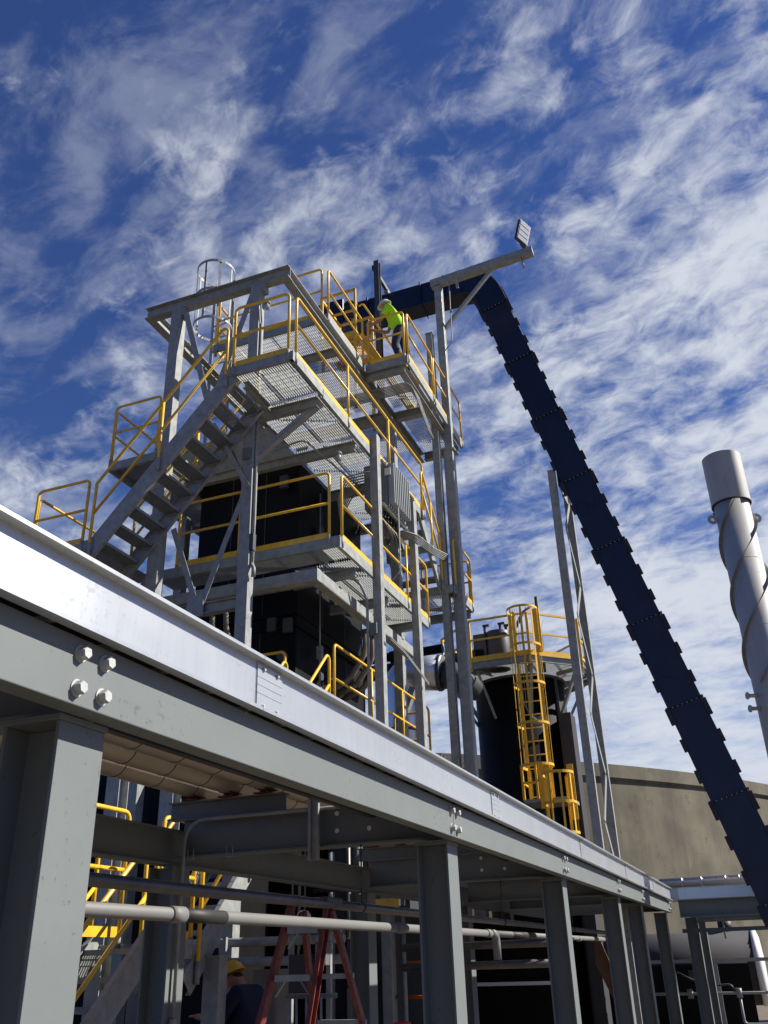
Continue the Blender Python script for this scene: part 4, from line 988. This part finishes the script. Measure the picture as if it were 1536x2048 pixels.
# dark plant low behind the rack
def low(name, lab, cat, fn, loc):
    t = thing(name, lab, cat, loc); fn(t); return t
def f1(t):
    MB().box((-6.3,15.4,GZ),(-3.2,15.9,0.55)).build('casing', BLK, t, bevel=0.01)
    q = MB(); q.box((-6.35,15.3,-0.36),(-3.15,15.38,-0.31)); q.build('shelf_edge', WHT, t)
low('equipment_skid','long dark equipment housing low behind the rack columns with a pale ledge','equipment skid',f1,(-4.8,15.6,GZ))
def f1b(t):
    MB().box((-9.6,10.35,GZ),(-5.98,11.1,2.7)).build('casing', BLK, t, bevel=0.01)
    MB().box((-9.6,10.33,1.0),(-5.98,10.349,1.06)).build('casing_trim', DARKG, t)
low('equipment_skid','black clad housing behind the lit stairs at the lower left','equipment skid',f1b,(-7.8,10.7,GZ))
def f1c(t):
    MB().box((-14.5,9.0,GZ),(-9.7,13.5,3.2)).build('casing', BLK, t, bevel=0.01)
low('equipment_skid','farthest black housing at the left edge beyond the low landing','equipment skid',f1c,(-12,11,GZ))
def f1d(t):
    MB().box((-5.80,12.5,GZ),(-4.95,14.3,2.4)).build('casing', DARKG, t, bevel=0.01)
    MB().box((-4.945,12.8,-0.9),(-4.94,13.3,-0.2)).build('door_panel', DARKG, t)
low('equipment_skid','black cabinet seen between the stepladder and the third front column','equipment skid',f1d,(-5.3,13.4,GZ))
def f1e(t):
    MB().box((-12,18.6,GZ),(-6.4,19.4,2.6)).build('casing', BLK, t, bevel=0.01)
low('equipment_skid','wide black housing far behind the tower under the silver duct','equipment skid',f1e,(-9,19,GZ))
def f2(t):
    MB().cyl((-7.0,10.9,GZ),(-7.0,10.9,0.2),0.45,n=28).build('drum_body', DARKG, t)
    q = MB(); q.cyl((-7.0,10.9,0.2),(-7.0,10.9,0.26),0.48,n=28); q.build('lid', TANKM, t)
low('steel_drum','dark upright drum behind the low stairs','drum',f2,(-7,10.9,GZ))
for k,(x,y,w,zt_,lab) in enumerate(((-5.18,9.72,0.30,-0.02,'pale concrete pedestal behind the red stepladder'),(-4.66,10.9,0.22,-0.25,'narrow concrete pedestal right of the red stepladder'),(-6.2,8.9,0.28,0.1,'concrete pedestal at far left behind the bottom stair'))):
    tag(MB().sect((x,y,GZ),(x,y,zt_), pRr(w,w,0.03,2), (0,1,0)).build('concrete_pedestal', CONB), lab, 'pedestal')
t = thing('steel_post', 'short galvanised post under the lit stair stringer with striped light on its side', 'post', (-5.55,9.2,GZ))
MB().sect((-5.05,8.35,GZ),(-5.05,8.35,0.10), pR(0.17,0.15), (0,1,0)).build('shaft', GALV, t)
MB().box((-5.15,8.25,0.10),(-4.95,8.45,0.115)).build('cap_plate', GALV, t)
for k,(z,lab) in enumerate(((0.245,'upper of two horizontal galvanised pipes behind the red stepladder'),(0.055,'lower of two horizontal galvanised pipes behind the red stepladder'))):
    tag(MB().cyl((-6.5,9.35,z-0.0),(-4.15,9.35,z),0.045,n=14).build('horizontal_pipe', GALV), lab, 'pipe')
for k,(z,y) in enumerate(((0.16,11.2),(-0.05,11.2))):
    tag(MB().cyl((-4.2,y,z),(-2.2,y,z),0.045,n=12).build('horizontal_pipe', PIPEB), ('upper' if k==0 else 'lower')+' of two dark crossing pipes between the second and third front columns', 'pipe')
# perforated strut and small fixings
MB().sect((-5.47,9.25,GZ),(-5.47,9.25,0.30), pC(0.04,0.04,0.004,1),(0,1,0)).build('slotted_strut', GALV, t)
# red stepladder
sl_ = thing('stepladder', 'red fibreglass stepladder with paint-stained steps standing under the rack', 'stepladder', (-2.75,5.7,GZ))
TL, TR_ = V(-2.84,5.62,0.36), V(-2.61,5.62,0.36)
FL, FR = V(-3.16,5.05,GZ), V(-2.72,5.05,GZ)
BL, BR = V(-2.98,6.60,GZ), V(-2.36,6.60,GZ)
for a, b in ((FL,TL),(FR,TR_)): MB().sect(a, b, pC(0.03,0.070,0.006,1 if a is FR else -1), (0,-1,0.2)).build('front_rail', REDP, sl_)
for a, b in ((BL,TL+V(0.03,0.10,-0.05)),(BR,TR_+V(-0.0,0.10,-0.05))): MB().sect(a, b, pC(0.03,0.045,0.005,1), (0,1,0.2)).build('rear_rail', REDP, sl_)
MB().box((-2.88,5.54,0.35),(-2.57,5.78,0.385)).build('top_cap', DARKG, sl_, bevel=0.01)
for k in range(7):
    f = (k+1)/7.6; a = FL.lerp(TL, f); b = FR.lerp(TR_, f)
    MB().sect(a+V(0.02,0,0), b-V(0.02,0,0), pR(0.075,0.035)).build('step', GALV, sl_)
    q = MB()
    q.sect(a+V(0.02,-0.02,-0.10), a+V(0.09,-0.02,-0.01), pR(0.02,0.004)); q.sect(b+V(-0.02,-0.02,-0.10), b+V(-0.09,-0.02,-0.01), pR(0.02,0.004)); q.split('step_brace', GALV, sl_)
    a = BL.lerp(TL+V(0,.1,0), f); b = BR.lerp(TR_+V(0,.1,0), f)
    MB().sect(a, b, pR(0.03,0.03)).build('rear_bar', GALV, sl_)
q = MB(); q.sect(FL.lerp(TL,.45), BL.lerp(TL,.45), pR(0.02,0.004)); q.sect(FR.lerp(TR_,.45), BR.lerp(TR_,.45), pR(0.02,0.004)); q.split('spreader', GALV, sl_)
# fire valves, orange rail
for k,(x,y) in enumerate(((-4.0,8.9),(-3.75,9.9))):
    vv = thing('valve', ('red flanged valve low between the stepladder legs' if k == 0 else 'red flanged valve low right of the stepladder'), 'valve', (x,y,GZ))
    q = MB(); q.cyl((x,y,GZ),(x,y,-0.62),0.05,n=14); q.cyl((x,y,-0.80),(x,y,-0.77),0.10,n=16); q.cyl((x,y,-0.66),(x,y,-0.63),0.10,n=16); q.cyl((x-0.12,y,-0.72),(x+0.12,y,-0.72),0.055,n=14); q.build('body', VRED, vv)
    q = MB(); q.ring_sweep([(x+0.08*math.cos(a),y+0.08*math.sin(a),-0.55) for a in [2*math.pi*j/16 for j in range(17)]],0.01,6); q.cyl((x,y,-0.63),(x,y,-0.54),0.012,n=8); q.build('hand_wheel', VRED, vv)
og = thing('guard_frame', 'orange tubular guard frame glimpsed between the dark columns', 'guard frame', (-3.9,12.4,GZ))
q = MB(); q.tube([(-3.95,12.4,GZ),(-3.95,12.4,0.12)],0.022,8); q.build('upright', ORG, og)
q = MB(); q.tube([(-4.6,12.4,0.0),(-3.95,12.4,0.0)],0.018,8); q.tube([(-4.6,12.4,-0.40),(-3.95,12.4,-0.40)],0.022,8); q.split('cross_bar', ORG, og)
tag(MB().tube([(-4.5,10.8,-0.1),(-4.5,10.8,-0.35),(-4.48,10.8,-0.7)],0.022,8,0.1).build('blue_valve_handle', BLUE), 'blue handle on the small concrete pedestal right of the stepladder', 'handle')
q = MB(); a0 = V(-2.35,13.9,0.22)
pts = [a0, a0+V(0.05,0,-0.3), a0+V(0.22,0,-0.8), a0+V(0.30,0,-1.0)]
wd = [0.04,0.10,0.07,0.015]; vs = []
for p, w_ in zip(pts, wd): vs.append([q.bm.verts.new(p+V(sx_*w_,sy_*0.012+0.03*math.sin(p.z*9),0)) for sx_,sy_ in ((-1,-1),(1,-1),(1,1),(-1,1))])
for i in range(3):
    for j in range(4): q.bm.faces.new((vs[i][j],vs[i][(j+1)%4],vs[i+1][(j+1)%4],vs[i+1][j]))
q.bm.faces.new(vs[0][::-1]); q.bm.faces.new(vs[-1])
tag(q.build('canvas_flap', ROPE), 'torn brown canvas flap hanging from the grey plastic pipe between the columns', 'canvas')
# ------------------------------------------------------------------ people
def skin_mesh(name, chains, mt, parent, sub=2):
    """chains: list of lists of ((x,y,z), radius); shared points join by position"""
    bm = bmesh.new(); lay = bm.verts.layers.skin.verify(); idx = {}
    def gv(p, r):
        k = tuple(round(c_, 4) for c_ in p)
        if k not in idx:
            v = bm.verts.new(p); v[lay].radius = (r, r); idx[k] = v
            if len(idx) == 1: v[lay].use_root = True
        return idx[k]
    for ch in chains:
        pv = None
        for p, r in ch:
            if isinstance(r, tuple): v = gv(p, r[0]); v[lay].radius = r
            else: v = gv(p, r)
            if pv is not None and pv is not v and not any(e.other_vert(v) is pv for e in v.link_edges): bm.edges.new((pv, v))
            pv = v
    me = bpy.data.meshes.new(name); bm.to_mesh(me); bm.free(); me.materials.append(mt)
    o = bpy.data.objects.new(name, me); COL.objects.link(o)
    if parent is not None: o.parent = parent; o.location = -wloc(parent)
    s = o.modifiers.new('skin', 'SKIN'); s.use_smooth_shade = True
    u = o.modifiers.new('sub', 'SUBSURF'); u.levels = sub; u.render_levels = sub
    return o
def person(lab, base, J, mats, hat=None, group=None):
    """J: joint dict in world coordinates"""
    t = thing('person', lab, 'person', base, group)
    mskin, mshirt, mleg, mhat = mats
    P_ = J['pelvis']; C_ = J['chest']; N_ = J['neck']; Hd = V(J['head']); fd = V(J['face']).normalized()
    ch = [[(P_,0.085),(tuple((V(P_)+V(C_))/2),0.095),(C_,0.10),(N_,0.055),(tuple(Hd-V(0,0,0.02)),0.085),(tuple(Hd+V(0,0,0.07)),0.078)]]
    # face: nose, chin and ears as small extra vertices
    ch.append([(tuple(Hd-V(0,0,0.02)),0.085),(tuple(Hd+fd*0.095-V(0,0,0.015)),0.022)])
    ch.append([(tuple(Hd-V(0,0,0.02)),0.085),(tuple(Hd+fd*0.055-V(0,0,0.085)),0.035)])
    sd_ = fd.cross(V(0,0,1)).normalized()
    for k in (-1,1): ch.append([(tuple(Hd-V(0,0,0.02)),0.085),(tuple(Hd+sd_*(k*0.083)-V(0,0,0.01)),0.02)])
    for s_ in ('l','r'):
        sh, el, wr, hn = J['sh_'+s_], J['el_'+s_], J['wr_'+s_], J['hand_'+s_]
        ch.append([(C_,0.10),(sh,0.055),(el,0.045),(wr,0.03),(hn,(0.038,0.026))])
        d = (V(hn)-V(wr)).normalized(); sx_ = d.cross(V(0,0,1)).normalized(); dn_ = sx_.cross(d)
        for f in range(4):
            r0 = V(hn)+sx_*(0.026*(f-1.5))+d*0.02; ln = (0.034,0.040,0.037,0.028)[f]
            p1 = r0+d*ln; p2 = p1+d*(ln*0.6)-dn_*(ln*0.45)
            ch.append([(hn,(0.038,0.026)),(tuple(r0),0.011),(tuple(p1),0.009),(tuple(p2),0.008)])
        p1 = V(hn)+sx_*0.045-d*0.01; ch.append([(hn,(0.038,0.026)),(tuple(p1),0.012),(tuple(p1+d*0.035+sx_*0.008),0.009)])
        hp, kn, an, to = J['hip_'+s_], J['kn_'+s_], J['an_'+s_], J['toe_'+s_]
        ch.append([(P_,0.085),(hp,0.07),(kn,0.05),(an,0.042),(to,0.035)])
    skin_mesh('body', ch, mskin, t)
    sc = [[(tuple(V(P_)-V(0,0,0.04)),0.155),(tuple((V(P_)+V(C_))/2+V(0,0,0.0)),0.165),(C_,0.172),(tuple(V(C_).lerp(V(N_),0.75)),0.092)]]
    for s_ in ('l','r'):
        sh, el = V(J['sh_'+s_]), V(J['el_'+s_])
        sc.append([(C_,0.172),(tuple(sh),0.092),(tuple(sh.lerp(el,0.72 if mshirt is SHIRT else 1.0)),0.068)]+([] if mshirt is SHIRT else [(tuple(el.lerp(V(J['wr_'+s_]),0.9)),0.045)]))
    skin_mesh('shirt', sc, mshirt, t)
    tc_ = [[(tuple(V(P_)+V(0,0,0.05)),0.13),(P_,0.14)]]
    for s_ in ('l','r'):
        hp, kn, an = J['hip_'+s_], J['kn_'+s_], V(J['an_'+s_])
        tc_.append([(P_,0.14),(hp,0.115),(kn,0.078),(tuple(an.lerp(V(kn),0.1)),0.062)])
    skin_mesh('trousers', tc_, mleg, t)
    for s_ in ('l','r'):
        an, to = V(J['an_'+s_]), V(J['toe_'+s_])
        skin_mesh('boot', [[(tuple(an+V(0,0,0.08)),0.055),(tuple(an),0.056),(tuple(an.lerp(to,0.5)),0.05),(tuple(to),0.045)]], LEATH, t, 1)
    skin_mesh('hair', [[(tuple(Hd-fd*0.035+V(0,0,-0.03)),0.075),(tuple(Hd-fd*0.02+V(0,0,0.05)),0.082)]], HAIR, t, 1)
    q = MB(); upv = V(J.get('up',(0,0,1))).normalized(); a_ = fd-upv*fd.dot(upv); a_.normalize(); b_ = upv.cross(a_)
    rings = []
    for k in range(8):
        th = R_(90*k/7); rr = math.cos(th); zz = math.sin(th)*0.115
        rings.append([q.bm.verts.new(Hd+upv*(0.055+zz)+a_*(0.122*rr*math.cos(p))+b_*(0.105*rr*math.sin(p))) for p in [2*math.pi*j/24 for j in range(24)]])
    for i in range(7):
        for j in range(24):
            f = q.bm.faces.new((rings[i][j],rings[i][(j+1)%24],rings[i+1][(j+1)%24],rings[i+1][j])); f.smooth = True
    br0 = rings[0]; br1 = [q.bm.verts.new(Hd+upv*(0.048)+a_*((0.170 if math.cos(p) > 0.3 else 0.138)*math.cos(p))+b_*(0.120*math.sin(p))) for p in [2*math.pi*j/24 for j in range(24)]]
    br2 = [q.bm.verts.new(v.co-upv*0.006) for v in br1]; br3 = [q.bm.verts.new(v.co-upv*0.008) for v in br0]
    for A_, B_ in ((br0,br1),(br1,br2),(br2,br3)):
        for j in range(24): q.bm.faces.new((A_[j],A_[(j+1)%24],B_[(j+1)%24],B_[j]))
    q.build('hard_hat', mhat, t)
    return t
by, dxp = 13.42, -4.72
J1 = dict(pelvis=(-4.66,by,11.14), chest=(-4.80,by+0.02,11.53), neck=(-4.89,by+0.02,11.69), head=(-4.95,by+0.03,11.81), face=(-0.9,0.1,-0.40), up=(-0.30,0,1),
    sh_l=(-4.83,by-0.19,11.59), el_l=(-4.97,by-0.20,11.33), wr_l=(-5.19,by-0.10,11.34), hand_l=(-5.27,by-0.07,11.37),
    sh_r=(-4.85,by+0.22,11.59), el_r=(-5.00,by+0.26,11.34), wr_r=(-5.22,by+0.16,11.38), hand_r=(-5.30,by+0.13,11.41),
    hip_l=(-4.65,by-0.10,11.05), kn_l=(-4.74,by-0.12,10.68), an_l=(-4.62,by-0.12,10.29), toe_l=(-4.77,by-0.13,10.25),
    hip_r=(-4.64,by+0.10,11.05), kn_r=(-4.60,by+0.14,10.66), an_r=(-4.50,by+0.15,10.29), toe_r=(-4.65,by+0.16,10.25))
person('worker in neon yellow shirt, jeans and white hard hat leaning forward on the topmost deck', (dxp,by,10.2), J1, (SKIN, SHIRT, JEAN, HATW))
bx, b2 = -4.93, 8.75
J2 = dict(pelvis=(bx+0.10,b2,-0.72), chest=(bx+0.0,b2,-0.31), neck=(bx-0.07,b2,-0.19), head=(bx-0.14,b2,-0.09), face=(-0.9,0.1,-0.4), up=(-0.45,0,1),
    sh_l=(bx+0.0,b2-0.19,-0.22), el_l=(bx-0.18,b2-0.22,-0.45), wr_l=(bx-0.42,b2-0.1,-0.42), hand_l=(bx-0.50,b2-0.07,-0.41),
    sh_r=(bx+0.0,b2+0.19,-0.22), el_r=(bx-0.18,b2+0.2,-0.46), wr_r=(bx-0.42,b2+0.12,-0.45), hand_r=(bx-0.50,b2+0.1,-0.44),
    hip_l=(bx+0.10,b2-0.1,-0.82), kn_l=(bx+0.04,b2-0.11,-1.2), an_l=(bx+0.12,b2-0.11,-1.57), toe_l=(bx-0.03,b2-0.12,-1.60),
    hip_r=(bx+0.10,b2+0.1,-0.82), kn_r=(bx+0.08,b2+0.12,-1.2), an_r=(bx+0.15,b2+0.12,-1.57), toe_r=(bx,b2+0.13,-1.60))
person('worker in navy coveralls and yellow hard hat bending in shade left of the red stepladder', (bx,b2,GZ), J2, (SKIN, COVR, COVR, HATY))

mf = thing('pipe_manifold', 'cluster of upright pipes with small valves behind the red stepladder', 'pipe cluster', (-4.9,11.9,GZ))
for k,(x,y,r,mt_,z1) in enumerate(((-4.62,11.95,0.035,PIPEB,2.2),(-4.78,12.1,0.05,GALV,1.6),(-4.95,12.0,0.03,RUST,2.3),(-5.15,12.1,0.06,PVC,1.9),(-5.35,12.2,0.04,PIPEB,2.4),(-5.55,12.1,0.045,GALV,1.4),(-4.45,11.9,0.025,GALV,0.9))):
    MB().cyl((x,y,GZ),(x,y,z1),r,n=14).build('upright_pipe', mt_, mf)
    MB().cyl((x,y,-0.4+0.17*k),(x,y,-0.36+0.17*k),r+0.03,n=14).build('flange', DARKG, mf)
for z in (-0.75, 0.42, 0.9): MB().cyl((-5.7,11.85,z),(-4.3,11.85,z),0.028,n=12).build('cross_pipe', PIPEB if z > 0 else GALV, mf)
for x,z in ((-4.7,0.42),(-5.1,0.9),(-5.3,0.42)):
    q = MB(); q.cyl((x-0.05,11.85,z),(x+0.05,11.85,z),0.05,n=14); v_ = q.build('valve_body', VRED if x > -4.8 else GALV, mf)
    MB().cyl((x,11.80,z),(x,11.68,z),0.012,n=8).build('valve_stem', DARKG, v_)
MB().box((-5.0,11.60,0.62),(-4.40,11.63,0.74)).build('marker_plate', YEL, mf)

cl_ = thing('instrument_stand', 'galvanised instrument stand with small boxes and gauges behind the second front column', 'instrument stand', (-4.2,8.2,GZ))
MB().sect((-4.35,8.6,GZ),(-4.35,8.6,0.55), pC(0.045,0.045,0.004,1),(0,1,0)).build('upright', GALV, cl_)
MB().sect((-3.95,8.6,GZ),(-3.95,8.6,0.55), pC(0.045,0.045,0.004,1),(0,1,0)).build('upright', GALV, cl_)
for z in (-0.25, 0.30): MB().sect((-4.42,8.58,z),(-3.88,8.58,z), pC(0.04,0.04,0.004,1)).build('cross_channel', GALV, cl_)
MB().box((-4.32,8.45,-0.22),(-4.10,8.57,0.10)).build('junction_box', TANKM, cl_, bevel=0.006)
MB().box((-4.06,8.47,0.0),(-3.95,8.57,0.20)).build('junction_box', CABN, cl_, bevel=0.006)
q = MB(); q.cyl((-4.2,8.55,0.42),(-4.2,8.48,0.42),0.06,n=20); g1 = q.build('gauge', WHT, cl_)
MB().cyl((-4.2,8.479,0.42),(-4.2,8.474,0.42),0.048,n=20).build('gauge_face', TANKM, g1)
for x in (-4.26,-4.16,-4.01): MB().tube([(x,8.5,-0.25),(x,8.52,-0.8),(x+0.1,8.6,-1.3),(x+0.1,8.6,GZ)],0.012,8,0.1).build('conduit_drop', GALV, cl_)
for k,(x,y,w_,lab) in enumerate(((-6.05,7.9,0.16,'galvanised upright behind the low landing, left of the lit stair'),(-6.35,9.3,0.18,'galvanised upright behind the yellow rails at the lower left'),(-3.95,12.2,0.15,'galvanised upright beside the orange guard frame'))):
    tt = thing('steel_post', lab, 'post', (x,y,GZ)); MB().sect((x,y,GZ),(x,y,2.6), pI(w_,w_,0.01,0.008),(0,1,0)).build('shaft', GALV, tt)
    MB().box((x-w_*0.7,y-w_*0.7,GZ),(x+w_*0.7,y+w_*0.7,GZ+0.02)).build('base_plate', GALV, tt)

for z0, z1 in ((GZ, 4.58), (4.86, 7.48)):
    for y_ in (12.52, 13.42): MB().box((-5.912 if z0 > 0 else -5.892, y_, z0+0.02),(-5.904 if z0 > 0 else -5.886, y_+0.012, z1)).build('panel_seam', DARKG, ves)
    for x_ in (-7.15, -6.52): MB().box((x_, 11.628 if z0 > 0 else 11.590, z0+0.02),(x_+0.012, 11.636 if z0 > 0 else 11.596, z1)).build('panel_seam', DARKG, ves)
for k, (x, y, z, lab) in enumerate(((-4.70,11.79,4.35,'small grey junction box low on the first slim tower post'),(-5.86,9.87,6.60,'small grey junction box on the front of the second tower post'),(-4.52,15.47,6.2,'small grey junction box on the tall light pole'))):
    tag(MB().box((x-0.06,y-0.05,z),(x+0.05,y,z+0.17)).build('junction_box', CABN, None, bevel=0.005), lab, 'junction box')
